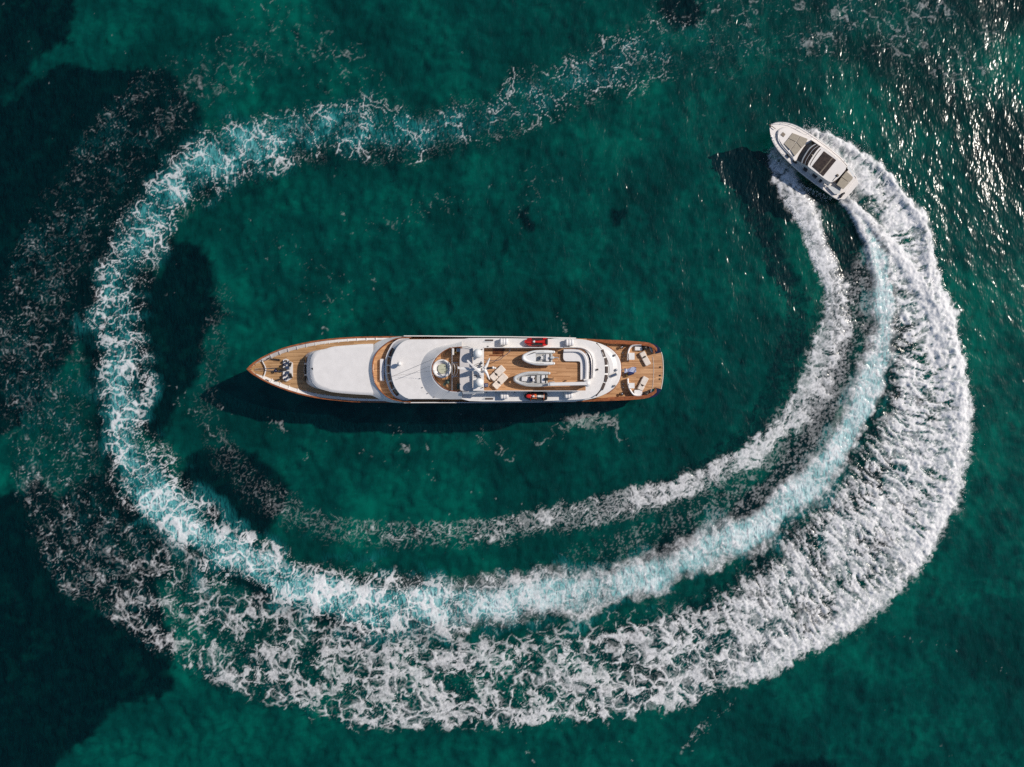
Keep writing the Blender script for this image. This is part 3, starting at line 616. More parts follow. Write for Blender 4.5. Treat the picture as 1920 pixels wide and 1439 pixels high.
# long low deckhouse forward
Z1 = 7.8
rf = [(700,645),(680,645.6),(662,647),(640,648.8),(625,650.3),(617,652.3),(610,655),(602,656.3),(594,659),(588,662.5),(584.5,668),(582.6,676),(581.8,690),(582.2,702),(583.8,711),(587,719),(592,724.5),(599,728.8),(606,731),(612,732.8),(620,735.2),(640,737.6),(665,739.6),(700,741.5)]
rf = rf[::-1]; bs = [(x-(12 if x < 612 else 0)*max(0, min(1, (612-x)/24)), CY0+(y-CY0)*1.0+ (0)) for x, y in rf]
rs = resample(rf, 60); bsr = resample(bs, 60)
b = MB(); g = lambda r, d: [(x+d*math.cos(math.atan2(CY0-y, 640-x)) * (1 if x < 612 else 0), y+(1 if y < CY0 else -1)*d) for x, y in r]
b.loft([PP(g(rs, .4), Z1-.05), PP(g(rs, 1.4), Z1+.06), PP(g(rs, 5), Z1+.13)], closed=False, smooth=True); b.fill(PP(g(rs, 5), Z1+.13), flip=False); b.loft([PP(rs, Z1-.3), PP(rs, Z1-.05), PP(g(rs, .4), Z1-.05)], closed=False)
b.build('deckhouse_roof', 'white', yacht)
b = MB(); b.loft([PP(bsr, DZ-.05), PP([(x*.55+q*.45, y*.55+v*.45) for (x, y), (q, v) in zip(bsr, rs)], 6.5), PP(g(rs, 1.6), Z1-.28)], closed=False); b.build('deckhouse_wall', 'white', yacht)
for y0, y1 in ((669,681),(684,702),(705,716)):
    b = MB(); pts = [(570.6+.0012*(y-692)**2, y) for y in np.linspace(y0, y1, 5)]; b.loft([PP(pts, 5.75), PP([(x+3.2, y) for x, y in pts], 6.45)], closed=False); b.build('deckhouse_window', 'glass', yacht)
# bridge deck: outer wall, sloping bulwark, varnished cap
Z2 = 7.5
O1n = [(760,631.2),(745,631.8),(729,634.2),(716,638),(706.7,642.5),(700,647.5),(694.5,655),(689.5,667),(686,680),(684.8,693)]
O1s = [(684.8,693),(685.6,706),(688,722),(691,739.5),(697,741.8),(704,745),(712,749),(723,752.8),(738,755.5),(760,756.2)]
O2n = [(770,632.6),(757,633),(743,635),(731,640),(721,646.7),(712,654.5),(706,661.5),(701,671),(698.6,681),(697.8,692)]
O2s = [(697.8,692),(699,702),(702,716.7),(706.5,725),(712,732.5),(723,743),(732,748),(740,750.8),(757,754),(770,754.8)]
o1 = resample(smooth(O1n, 3)+smooth(O1s, 3)[1:], 90); o2 = resample(smooth(O2n, 3)+smooth(O2s, 3)[1:], 90)
aft_n = [(800,631.3),(858,632),(960,632.8),(1029,634),(1080,635.2)]; aft_s = [(800,756),(900,756),(1000,755.2),(1080,753.7)]
b = MB(); wall0 = [(x+3, y) for x, y in o1]; b.loft([PP(wall0, DZ-.3), PP(wall0, Z2-.5), PP(o1, Z2-.42), PP(o1, Z2-.02), PP(o2, 8.42)], closed=False)
b.loft([PP(o2, 8.42), PP([(x+.9, CY0+(y-CY0)*.985) for x, y in o2], 8.42), PP([(x+1.2, CY0+(y-CY0)*.983) for x, y in o2], Z2)], closed=False); b.build('bridge_bulwark', 'white', yacht)
b = MB(); rp = [P(x+.4, CY0+(y-CY0)*.993, 8.47) for x, y in o2]; b.tube(rp, .085, 6); b.build('bridge_caprail', 'mahogany', yacht)
b = MB()
for A in (aft_n, aft_s):
    A = [(757, 631.2 if A is aft_n else 756.2)]+A; s_ = 1 if A is aft_n else -1
    b.loft([PP(A, 4.7), PP(A, 8.35), PP([(x, y+1.7*s_) for x, y in A], 8.35), PP([(x, y+1.9*s_) for x, y in A], Z2)], closed=False)
b.build('side_bulwark', 'white', yacht)
b = MB(); dkr = [(x+1, CY0+(y-CY0)*.985) for x, y in o2]; b.fill(PP(dkr, Z2)+PP([(1100,751),(1100,635.6)], Z2)); b.build('bridge_deck', 'teak', yacht)
# wheelhouse wall with raked windows under the roof
RZ = 9.55
RFn = [(870,636),(862,636.8),(768,636.8),(760,638.8),(752,643.2),(744,651.4),(738,662.5),(734.3,672),(732.8,681),(732.3,690)]
RFs = [(732.3,690),(732.6,698),(734.4,710),(737,719),(740.5,727),(748,738),(753,742),(759,745.8),(766,748),(772,748.8),(865,748.8),(870,750)]
roofrim = smooth(RFn[2:], 3)+smooth(RFs[:10], 3)[1:]
rr_ = resample(roofrim, 70); ctr = (790, 691)
def out(r, d): return [(x+d*(x-ctr[0])/math.hypot(x-ctr[0], y-ctr[1])*max(0, min(1, (775-x)/30)), y+d*(y-ctr[1])/math.hypot(x-ctr[0], y-ctr[1])*max(0, min(1, (775-x)/30))) for x, y in r]
b = MB(); b.loft([PP(out(rr_, 11.5), Z2), PP(out(rr_, 11), Z2+.85)], closed=False); b.loft([PP(out(rr_, 11), Z2+.85), PP(out(rr_, 8.5), Z2+.88)], closed=False); b.loft([PP(out(rr_, 8.5), Z2+.88), PP(out(rr_, -1.5), RZ-.25)], closed=False); b.build('wheelhouse_wall', 'white', yacht)
pan = [(16,23),(24,30),(31,36.6),(37.4,43),(44,50),(51,57)]
A_, B_ = out(rr_, 7.4), out(rr_, 1.2)
def at(r, t): i = int(t); f = t-i; return (r[i][0]*(1-f)+r[i+1][0]*f, r[i][1]*(1-f)+r[i+1][1]*f)
for a0, a1 in pan:
    b = MB(); ts = np.linspace(a0, a1, 6); lo, hi = [at(A_, t) for t in ts], [at(B_, t) for t in ts]
    b.loft([[p+Vector((-.02,0,.03)) for p in PP(lo, Z2+1.06)], [p+Vector((-.02,0,.06)) for p in PP(hi, RZ-.42)]], closed=False); b.build('wheelhouse_window', 'glass', yacht)
b = MB(); b.box(P(716.5,694,Z2+.25), (.62,3.3,.5), 0, .97, .12); b.build('forward_bench', 'cushion', yacht)
# roof and boat deck: one broad white deck
T1n = [(1060,636.6),(1078,636.9),(1097,638.6),(1108,640.8),(1117,644.2),(1124,650.5),(1129,659),(1132,668),(1133.8,679),(1134.4,693)]
T1s = [(1134.4,693),(1133.9,704),(1132,715),(1127.5,727),(1122.5,734.5),(1116.7,740.5),(1103,747.5),(1085,749.8),(1060,751)]
north = [(879,634.4),(900,634.2),(960,634.6),(1029,635.6)]; south = [(1029,752.4),(960,753.2),(905,753.4),(880,752.6)]
rim = smooth(RFn[2:], 3)[::-1]+[(870,635.6)]+north+smooth(T1n, 3)+smooth(T1s, 3)[1:]+south+smooth(RFs[:11], 3)[::-1]
rim = [p for i, p in enumerate(rim) if i == 0 or math.hypot(p[0]-rim[i-1][0], p[1]-rim[i-1][1]) > .3][:-1]
b = MB(); e = lambda d: [(x+d*(1 if x < 760 else -1 if x > 1105 else 0), y+d*(1 if y < CY0 else -1)) for x, y in rim]
b.loft([PP(rim, RZ-.25), PP(rim, RZ-.08), PP(e(.5), RZ)]); b.fill(PP(e(.5), RZ)); b.fill(PP(rim, RZ-.25), flip=True); b.build('boat_deck', 'deckwhite', yacht)
# stepped rounded stern of the upper decks
def arc(nose, w_n, w_s, x0, n=40, pw=2.5):
    """rounded deck end: from (x0, north) round to (x0, south)"""
    out_ = []
    for k in range(n+1):
        t = -math.pi/2+math.pi*k/n; c, s_ = math.cos(t), math.sin(t)
        yy = (w_n if s_ < 0 else w_s)*(abs(s_)**(2/pw))*(1 if s_ > 0 else -1); out_.append((x0+(nose-x0)*abs(c)**(2/pw), 693+yy))
    return out_
t1 = arc(1134.6, 56.6, 57.6, 1030, pw=2.2); t2 = arc(1141.5, 57.6, 59.2, 1034, pw=2.25); t3 = arc(1150.5, 58.4, 60.2, 1040, pw=2.3); t4 = arc(1164.6, 58.6, 61.0, 1046, pw=2.45); t5 = arc(1163, 58.2, 60.6, 1046, pw=2.45)
b = MB(); b.loft([PP(t1, RZ-.04), PP(t2, 8.95)], closed=False, smooth=False); b.build('vent_slope', 'white', yacht)
b = MB(); b.loft([PP(t2, 8.93), PP(arc(1150, 58.3, 60.1, 1040, pw=2.3), 8.86), PP(t3, 8.80), PP(arc(1158, 58.5, 60.6, 1043, pw=2.4), 8.66)], closed=False, smooth=False); b.build('upper_ledge', 'white', yacht)
b = MB(); b.loft([PP(arc(1158, 58.5, 60.6, 1043, pw=2.4), 8.64), PP(arc(1163.4, 58.6, 60.9, 1046, pw=2.45), 8.60), PP(t4, 8.50), PP(t4, 8.20), PP(arc(1150, 56, 58, 1046, pw=2.45), 8.20)], closed=False, smooth=False); b.build('lower_ledge', 'deckwhite', yacht)
for (x, y, a, l) in ((1122.9,649.2,-52,1.15),(1131.4,662.5,-72,1.1),(1136.6,678,-83,1.0),(1137.8,693.6,-90,.98),(1136.4,709.6,-98,.98),(1131.2,724.8,-112,1.0),(1122,737.4,-130,1.15)):
    d = Vector((math.cos(R(a)), math.sin(R(a)), 0)); c = P(x, y, 9.31); nrm = Vector((-d.y, d.x, 0)); nrm = nrm if nrm.x > 0 else -nrm
    b = MB(); w_ = .21*(.45 if abs(y-693) > 38 else 1); s_ = 1.3; Q = [c-d*l/2-nrm*w_, c+d*l/2-nrm*w_, c+d*l/2+nrm*w_, c-d*l/2+nrm*w_]
    Q = [Vector((q.x, q.y, 9.32+(.30 if i < 2 else -.26)*(w_/.21))) for i, q in enumerate(Q)]
    b.add(Q+[q-Vector((0,0,.2)) for q in Q], [[0,1,2,3],[0,4,5,1],[1,5,6,2],[2,6,7,3],[3,7,4,0]]); b.build('vent_slot', 'recess', yacht)
b = MB(); b.tube([P(x, y, 8.98) for x, y in arc(1142.3, 57.8, 59.5, 1034, pw=2.25)[4:-4]], .03, 4); b.build('ledge_seam', 'steel', yacht)
for x, y, z in ((1152.5,666.6,8.85),(1152,724,8.85)):
    b = MB()
    for k in range(3): b.box(P(x-1.5+k*1.4, y, z), (.07,.32,.1), -.3)
    b.build('deck_vent', 'bronze', yacht)
b = MB(); b.box(P(1120.5,693.2,RZ+.18), (.26,.26,.36), 0, .8, .04); b.tube([P(1119.5,693.2,RZ+.2), P(1116,695,RZ+.1)], .03, 5); b.build('aft_camera', 'bronze', yacht)
# lower superstructure under the overhang, and the caprail of the deck below it
b = MB(); t6 = arc(1150, 54, 56, 1040, pw=2.5); b.loft([PP(t6, 4.1), PP(t6, 8.25)], closed=False); b.build('aft_wall', 'white', yacht)
b = MB(); t7 = arc(1166.5, 55.5, 57.5, 1100, 60, pw=2.0); t8 = arc(1162.5, 53, 55, 1098, 60, pw=2.0)
A_ = t7[12:-12]
b.loft([PP(t8[12:-12], 6.6), PP(t8[12:-12], 6.75), PP(t7[12:-12], 6.75), PP(t7[12:-12], 6.4)], closed=False); b.build('upper_aft_caprail', 'mahogany', yacht)
b = MB(); b.loft([PP([(x-.8,y) for x,y in A_], 6.42), PP([(x-.8,y) for x,y in A_], 5.4)], closed=False); b.build('upper_aft_bulwark', 'white', yacht)
# aft deck and swim end
AZ = 4.15
ad = [p for p in inset(hn, 5.5) if p[0] > 1090]; as_ = [p for p in inset(hs, 5.5) if p[0] > 1090]
ad = [p for p in ad if p[0] < 1222]; as_ = [p for p in as_ if p[0] < 1219]
aftring = PP(ad, AZ)+PP([(1225,660),(1229,664),(1240.6,661),(1242.6,668),(1243.7,682),(1243.9,700),(1242.5,715),(1239.5,729.5),(1228,727),(1222,731)], AZ)+PP(as_[::-1], AZ)
b = MB(); b.fill(aftring); b.build('aft_deck', 'teak', yacht)
for side in (hn, hs):
    sd_ = [p for p in side if p[0] > 1096]; i2 = inset(sd_, 6.0); b = MB(); b.loft([PZ(inset(sd_, 5.6), lambda x: capz(x)-.04), PP(i2, AZ-.02)], closed=False); b.build('aft_inner_bulwark', 'mahogany', yacht)
b = MB(); es = smooth([(1240.6,660.5),(1242.9,669),(1244.2,684),(1244.3,700),(1243,715),(1240.3,730)], 4); b.loft([PP(es, 3.4), PP(es, AZ+.05), PP([(x-1.2, y) for x, y in es], AZ+.05), PP([(x-1.2, y) for x, y in es], AZ-.05)], closed=False); b.build('transom_edge', 'cream', yacht, label='pale wooden edge of the stern platform')
b = MB(); b.tube([P(1223.6,669,AZ+.03), P(1225.2,680,AZ+.03), P(1225.6,694,AZ+.03), P(1225,710,AZ+.03), P(1223.4,729,AZ+.03)], .04, 4); b.build('deck_seam', 'cream', yacht)
for x, y in ((1238.5,688.6),(1238,704.3),(1237.6,711)):
    b = MB(); b.box(P(x, y, AZ+.06), (.26,.11,.1), .6, .8); b.box(P(x, y, AZ+.1), (.1,.24,.08), .6); b.build('deck_fitting', 'bronze', yacht)
# varnished inward-curving ends of the caprail and the docking stations inside them
for pts in ([(1218,643.5),(1223,650),(1226,656),(1227.5,662.5)], [(1215,745.5),(1223,741.5),(1228,735),(1229.5,728.5)]):
    c_ = smooth(pts, 4); b = MB(); b.loft([PP([(x-2.2, y) for x, y in c_], 4.3), PP([(x-2.2, y) for x, y in c_], 4.98), PP([(x+1.6, y) for x, y in c_], 4.98), PP([(x+1.6, y) for x, y in c_], 4.2)], closed=False); b.build('quarter_rail', 'mahogany', yacht)
for pts in ([(1217.5,650),(1220,655),(1222.5,661)], [(1217,741),(1220.5,736),(1222,730)]):
    c_ = smooth(pts, 3); b = MB(); b.loft([PP([(x-1.4, y) for x, y in c_], AZ+.01), PP([(x-1.2, y) for x, y in c_], AZ+.45), PP([(x+1.6, y) for x, y in c_], AZ+.5), PP([(x+1.9, y) for x, y in c_], AZ+.01)], closed=False); b.build('quarter_locker', 'tubegrey', yacht)
for x, y in ((1209.5,652),(1212,738.5)):
    b = MB(); b.box(P(x, y, AZ+.2), (.9,.8,.4), .3, .9, .1); b.lathe(P(x-.5, y+.5, AZ+.38), [(.3,0),(.3,.12),(.16,.2),(.16,.42),(.27,.5),(.01,.54)], 12); b.build('docking_winch', 'bronze', yacht)
# curved white settees on the aft deck
for sgn in (-1, 1):
    q = [(1175.6,676 if sgn < 0 else 710),(1176,665 if sgn < 0 else 718),(1178,655.5 if sgn < 0 else 727),(1182,649.5 if sgn < 0 else 735),(1187,647 if sgn < 0 else 741),(1194,646 if sgn < 0 else 743.6),(1203,646 if sgn < 0 else 743.6)]
    c_ = smooth(q, 4); n = len(c_); ins = []
    for i, (x, y) in enumerate(c_):
        p, r_ = c_[max(i-1, 0)], c_[min(i+1, n-1)]; tx, ty = r_[0]-p[0], r_[1]-p[1]; L = math.hypot(tx, ty); w_ = 3.2; nx, ny = -ty/L, tx/L
        if (nx*(1192-x)+ny*(693-y)) < 0: nx, ny = -nx, -ny
        ins.append((x+nx*w_, y+ny*w_))
    b = MB(); b.loft([PP(c_, AZ), PP(c_, AZ+.85), PP([(x*.6+u*.4, y*.6+v*.4) for (x, y), (u, v) in zip(c_, ins)], AZ+.92), PP([(x*.45+u*.55, y*.45+v*.55) for (x, y), (u, v) in zip(c_, ins)], AZ+.46), PP(ins, AZ+.43), PP(ins, AZ)], closed=False); b.build('curved_settee', 'cushion', yacht)
b = MB(); b.box(P(1197,654,AZ+.22), (1.15,.62,.4), 0, .95, .08); b.build('settee_seat', 'cushion', yacht)
b = MB(); b.box(P(1196.5,737.5,AZ+.22), (1.25,1.0,.4), 0, .95, .08); b.build('settee_seat', 'cushion', yacht)
for y in (668.5, 723.5):
    b = MB(); b.box(P(1184.4, y, AZ+.72), (.86,1.05 if y < 700 else .82,.06), 0, 1, .06); b.tube([P(1184.4, y, AZ), P(1184.4, y, AZ+.7)], .09, 8); b.build('aft_table', 'white', yacht)
for y in (651, 739):
    b = MB(); b.lathe(P(1165.5, y, AZ), [(.3,0),(.3,.1),(.15,.2),(.15,.5),(.24,.6),(.01,.65)], 12); b.build('capstan', 'steel', yacht)
for x, y in ((1168,662),(1170,668),(1169,720),(1167.5,726)):
    b = MB(); b.tube([P(x-1.5,y,AZ+.03),P(x-1.2,y,AZ+.2),P(x+1.2,y+.6,AZ+.2),P(x+1.5,y+.8,AZ+.03)], .035, 5); b.build('deck_cleat', 'steel', yacht)
# ---- sundeck: sloping bulwark, spa, arch, domes, mast
A1 = [(866,640.5),(845.6,646.2),(823,650.4),(807,658),(798,666),(792.5,675),(789.4,683),(788.2,692),(788.6,704),(791,716),(797,730),(806,741),(815,746.5),(840,749),(866,749)]
A2 = [(866,650.5),(845.6,652.8),(836,656.5),(829,661),(820.5,669),(815.6,675.6),(811.6,683),(810.2,691),(811.2,702),(815,711),(820,717.5),(826,723.5),(832,728),(838,730.8),(845.6,733.2),(866,735)]
a1 = resample(smooth(A1, 3), 60); a2 = resample(smooth(A2, 3), 60)
SZ = RZ+.03
b = MB(); b.loft([PP(a1, RZ+.005), PP([(x*.12+u*.88, y*.12+v*.88) for (x, y), (u, v) in zip(a1, a2)], RZ+1.15), PP(a2, RZ+1.18), PP([(x+.6, CY0+(y-CY0)*.98) for x, y in a2], SZ)], closed=False); b.build('sundeck_bulwark', 'white', yacht)
b = MB(); b.tube(PP(a2, RZ+1.21)[:-2], .06, 6); b.build('sundeck_caprail', 'mahogany', yacht)
b = MB(); b.fill(PP([(x+.9, y) for x, y in a2], SZ)); b.build('spa_deck', 'teak', yacht)
sc_ = P(829.5, 691.8, RZ); b = MB()
b.lathe(sc_, [(1.34,0),(1.34,1.0),(1.28,1.1),(1.12,1.1),(1.06,.98),(1.02,.72),(.80,.68),(.76,.45),(.01,.45)], 36); spa = b.build('spa_tub', 'white', yacht)
b = MB(); wr = [sc_+Vector((.98*math.cos(t), .98*math.sin(t), .60)) for t in np.linspace(0, 2*math.pi, 33)[:-1]]; wr = [sc_+Vector((.1+.7*math.cos(t), -.02+.7*math.sin(t), .735)) for t in np.linspace(0, 2*math.pi, 29)[:-1]]
b.fill(wr); b.build('spa_water', 'pool', spa)
for t in (20, 75, 200, 290):
    b = MB(); b.box(sc_+Vector((1.2*math.cos(R(t)), 1.2*math.sin(R(t)), 1.14)), (.18,.3,.08), R(t), .8, .03); b.build('headrest', 'tubegrey', spa)
for x, y in ((834.5,687),(834.5,697.5)):
    b = MB(); b.lathe(P(x, y, RZ+.76), [(.07,0),(.07,.05),(.01,.06)], 8); b.build('water_jet', 'bronze', spa)
# windscreen rail and frame aft of the spa
b = MB()
b.tube([P(847.5,653,RZ+1.6), P(847.5,733,RZ+1.6)], .06, 6)
for a in (852.5, 857.5): b.tube(PP(smooth([(848,680),(a-1,684),(a+.6,692),(a-1,702),(848,709)], 3), RZ+1.3), .035, 5)
for y in (680, 706): b.tube([P(847.5,y,RZ+1.5), P(859,y,RZ+1.4)], .04, 5)
for y in (655, 668, 693, 718, 731): b.tube([P(847.5,y,RZ+.05), P(847.5,y,RZ+1.6)], .04, 5)
b.build('windbreak_rail', 'steel', yacht)
b = MB(); b.box(P(849.5,660,RZ+.75), (.3,.95,1.4), 0, 1, .05); b.build('bar_post', 'white', yacht)
b = MB(); b.plate([P(x,y,RZ+.02)[:2] for x,y in ((848,651.5),(866,651.5),(866,734),(848,734))], RZ+.035, RZ+.06); b.build('sundeck_floor', 'teak', yacht)
b = MB(); b.box(P(861,657,RZ+.5), (.8,.55,.8), 0, .9, .08); b.build('bar_sink', 'steel', yacht)
b = MB(); b.box(P(853.5,661.5,RZ+.35), (.5,.3,.5), .2, .9, .06); b.build('brass_lamp_box', 'brass', yacht)
for x, y, r_ in ((838,716.5,.33),(833.5,721,.22),(842,713,.2)):
    b = MB(); b.ball(P(x, y, RZ+.35), r_, (1, 1, .8), 12); b.build('potted_shrub', 'olive', yacht)
b = MB(); b.box(P(860.5,724.5,RZ+.3), (.62,.8,.5), 0, .9, .1); b.build('sage_stool', 'olive', yacht)
# hard top over the helm, grey non-skid
HT = RZ+1.75
b = MB(); ht = [(863.4,655),(865,653.6),(884.5,653),(886,655),(886,731),(884,733),(865,733),(862.6,731),(862,712),(862,676)]
b.plate([P(x, y, HT)[:2] for x, y in ht], HT-.14, HT); b.build('hardtop', 'grey', yacht)
b = MB()
for y in (662, 682, 704, 722):
    for x in (863.5, 885): b = MB(); b.box(P(x, y, RZ+.85), (.1,.12,1.6)); b.build('hardtop_post', 'white', yacht)
b = MB(); b.tube([P(864,651.5,HT+.35), P(876,650.8,HT+.45), P(886,653,HT+.35), P(886.6,670,HT+.3)], .05, 6); b.build('hardtop_rail', 'steel', yacht)
b = MB()
for x, y in ((847,650),(858,650.5),(870,651)): b = MB(); b.tube([P(x,y,RZ+1.2), P(x+2,y,HT+.2)], .035, 5); b.build('hardtop_strut', 'steel', yacht)
# arch platform with two satellite domes
AP = RZ+2.3
b = MB(); ap = [(887.2,652),(907.2,652),(907.2,733),(887.2,733)]; b.plate([P(x,y,AP)[:2] for x,y in ap], AP-.3, AP)
b.box(P(897,656,AP-1.1), (1.3,.5,1.7), 0, 1.1); b.box(P(897,729,AP-1.1), (1.3,.5,1.7), 0, 1.1); b.build('arch_platform', 'white', yacht)
for y, r_ in ((663.8,.66),(717.8,.64)):
    b = MB(); c = P(896.3 if y < 700 else 898.8, y, AP); b.lathe(c, [(.42,0),(.36,.25),(.5,.4),(r_,.75)], 20); b.ball(c+Vector((0,0,.85)), r_, (1,1,1.05), 24, -20); b.build('satellite_dome', 'domewhite', yacht)
for x, y, h in ((903.5,655.5,.5),(903.5,682,.25),(899.5,684,.3),(895,686,.22),(891.5,688.5,.25),(903,687.5,.25),(903.5,693,.3),(901,709,.25),(893,704.5,.25),(890.5,704,.3),(905,727,.3)):
    b = MB(); b.box(P(x, y, AP+h/2), (.2,.14,h), .3, .7, .03); b.build('light_fitting', 'bronze', yacht)
for pts in ([(888,686),(896,682),(905,680.5)], [(888,709),(896,706),(905,704)]): b = MB(); b.tube(PP(pts, AP+.04), .025, 4); b.build('arch_cable', 'bronze', yacht)
# mast leaning forward: blade-shaped fairing, radar scanner, spreaders
MZ = AP
b = MB(); base = [(896,687),(905,690),(905,699),(896,702)]
mid = [(866,688.6),(893,691.2),(893,696.0),(870,694.2)]
b.loft([PP([(893,690),(906,690.4),(906,697.4),(893,697.6)], MZ), PP([(888,691),(900,691),(900,696.4),(888,696.6)], MZ+1.5), PP([(872,689.4),(893,690.8),(893,695.4),(872,694.6)], MZ+1.95), PP([(858,687.6),(864,688.2),(865,691.6),(858.4,692)], MZ+2.0)], cap1=True)
b.build('mast', 'white', yacht)
b = MB(); c = P(890.5, 690.5, MZ+2.75); b.box(c, (3.05,.26,.2), R(-45), 1, .05); b.lathe(c-Vector((0,0,.55)), [(.22,0),(.22,.45),(.14,.5)], 14); b.build('radar_scanner', 'white', yacht)
for pts in ([(909,691),(913,684),(918.2,671.5)], [(909,694),(913,701),(918,712)]):
    b = MB(); q = PP(pts, MZ+1.2); b.tube(q, [.26,.2,.07], 6); b.build('mast_spreader', 'white', yacht)
b = MB(); b.tube([P(905,693,MZ+1.1), P(914,691.5,MZ+1.2), P(923,690.4,MZ+1.2)], [.24,.16,.09], 6); b.ball(P(924.5,689.8,MZ+1.25), .2); b.ball(P(928.5,690.5,MZ+1.2), .15); b.build('masthead_light_arm', 'white', yacht)
b = MB(); b.box(P(918,690.5,MZ+1.42), (.75,.3,.22), .05, .8, .05); b.build('masthead_lamp', 'black', yacht)
b = MB()
for q in ([(736,706),(789.5,681),(846,659)], [(741,713),(792,697),(806,687)]): b.tube([P(q[0][0],q[0][1],RZ+.05), P(q[2][0],q[2][1],RZ+1.9)], .014, 4)
b.tube([P(865,688.5,MZ+2.1), P(731,706,RZ+.1)], .012, 4)
b.build('mast_stay', 'bronze', yacht)
b = MB(); c = P(750.5, 683, RZ); b.lathe(c, [(.22,0),(.18,.15),(.2,.55),(.30,.68),(.34,.9),(.25,1.12),(.01,1.2)], 16); b.build('search_light', 'white', yacht)
for x, y in ((787.5,710),(792,727),(802,738),(814,745)): b = MB(); b.lathe(P(x, y, RZ+.12), [(.07,0),(.07,.06),(.01,.07)], 8); b.build('deck_stud', 'bronze', yacht)
# boat deck: teak well, coamings, louvres, sofa, crane
b = MB(); b.plate([P(x,y,RZ)[:2] for x,y in ((907.5,652.4),(1098,652.4),(1098,732.6),(907.5,732.6))], RZ+.004, RZ+.03); b.build('boat_deck_planking', 'teak', yacht)
for y, x0, x1 in ((652.2, 907.4, 1056),(733.4, 907.4, 1085)):
    b = MB(); s_ = -1 if y < 693 else 1; h_ = 1.25 if y < 693 else 2.15
    b.loft([PP([(x0,y+s_*1.2),(x1,y+s_*1.2)], RZ), PP([(x0,y+s_*.5),(x1,y+s_*.5)], RZ+h_), PP([(x0,y-s_*.5),(x1,y-s_*.5)], RZ+h_), PP([(x0,y-s_*.5),(x1,y-s_*.5)], RZ)], closed=False)
    b.build('coaming', 'white', yacht)
b = MB(); b.tube([P(868,735.6,RZ+1.25),P(907,734,RZ+1.9)], .3, 4); b.build('coaming_return', 'white', yacht)
for x, y in ((847,650),(915,650.4),(1010,651),(912,735.4),(930,735.4),(965,735.4),(870,737)):
    b = MB(); b.lathe(P(x, y, RZ), [(.09,0),(.07,.4),(.1,.5),(.01,.55)], 8); b.build('deck_light', 'bronze', yacht)
for sgn, y in ((-1, 639.2), (1, 748)):
    b = MB(); p4 = [(905,y+3.0),(910,y-2.0),(925.4,y-2.0),(925.4,y+.8),(920,y+3.0)] if sgn < 0 else [(903,y+1.6),(909,y-2.4),(928,y-3),(924,y+1.8)]
    b.plate([P(*q, RZ)[:2] for q in p4], RZ+.01, RZ+.05); b.build('engine_vent_recess', 'tubegrey', yacht)
    b = MB(); q0 = P(917.2, y-.8 if sgn < 0 else y+.2, RZ+.05); b.box(q0, (1.15,.22,.06)); b.build('engine_vent', 'recess', yacht)
# stairwell seen as dark slats
b = MB(); b.plate([P(x,y,RZ)[:2] for x,y in ((924,653.6),(944,653.6),(947,656),(944,661),(938,664.6),(924,664.6))], RZ+.032, RZ+.045); sw = b.build('stairwell', 'recess', yacht)
for k in range(9):
    b = MB(); b.box(P(925.5+k*2.2, 658.8, RZ+.10), (.07,.82,.1)); b.build('stair_tread', 'mahogany', sw)
b = MB(); b.box(P(931.5,666.8,RZ+.08), (2.1,.14,.1), -.02); b.build('stair_grab_rail', 'mahogany', yacht)
b = MB(); b.tube(PP(smooth([(956.5,655),(955,660),(951,664),(944,668.5),(938,674),(931,676.5),(920,677),(908,675.5)], 4), RZ+.95), .045, 6); b.build('curved_handrail', 'steel', yacht)
# corner sofa with a wind screen round it
sf = [(1056.3,658.5),(1086,658.5),(1092,661),(1095.5,666),(1097.3,673),(1098,684),(1098,712.5),(1088.4,712.5),(1088.4,681),(1086.8,678.2),(1084,677.8),(1061,677.6),(1057.6,675.6),(1056,671.5)]
b = MB(); so_ = [P(x,y,RZ+.45)[:2] for x,y in sf]; b.plate(so_, RZ+.02, RZ+.44); b.build('corner_sofa', 'cushion', yacht)
bk_o = smooth([(1057,655.2),(1080,655.2),(1089,657),(1096,661.5),(1101,669),(1103.4,680),(1103.8,695),(1103,712.5)], 4); bk_i = smooth([(1057,659.8),(1079,659.8),(1086.5,661.4),(1092,665.5),(1095.5,671.5),(1097.6,681),(1098,695),(1097.4,712.5)], 4)
n = len(bk_o); cuts = [0, n//6, n//3, n//2, 2*n//3, 5*n//6, n-1]
for a, c in zip(cuts[:-1], cuts[1:]):
    o_, i_ = bk_o[a:c+1], bk_i[a:c+1]; sh = lambda L, e0, e1: [(x, y) for x, y in L]
    b = MB(); b.loft([PP(i_, RZ+.45), PP(i_, RZ+.82), PP([(p[0]*.5+q[0]*.5, p[1]*.5+q[1]*.5) for p, q in zip(i_, o_)], RZ+.86), PP(o_, RZ+.8), PP(o_, RZ+.05)], closed=False)
    for e in (0, -1): b.add([P(*i_[e],RZ+.45), P(*i_[e],RZ+.82), P(*o_[e],RZ+.8), P(*o_[e],RZ+.45)], [[0,1,2,3] if e else [3,2,1,0]])
    b.build('sofa_back_cushion', 'cushion', yacht)
b = MB(); b.loft([PP([(x+1.2,y-.6) for x,y in bk_o], RZ+.9), PP([(x+4.2*max(0,(x-1075)/28),y-1.2) for x,y in bk_o], RZ+.95)], closed=False); b.build('sofa_sill', 'navy', yacht)
b = MB(); w1 = [(x+5.5*max(0,(x-1070)/33),y-2.2) for x,y in bk_o]; b.tube(PP(w1, RZ+1.15), .045, 5)
for k in range(0, len(w1), 5): b.tube([P(*w1[k],RZ), P(*w1[k],RZ+1.15)], .03, 4)
b.build('sofa_rail', 'steel', yacht)
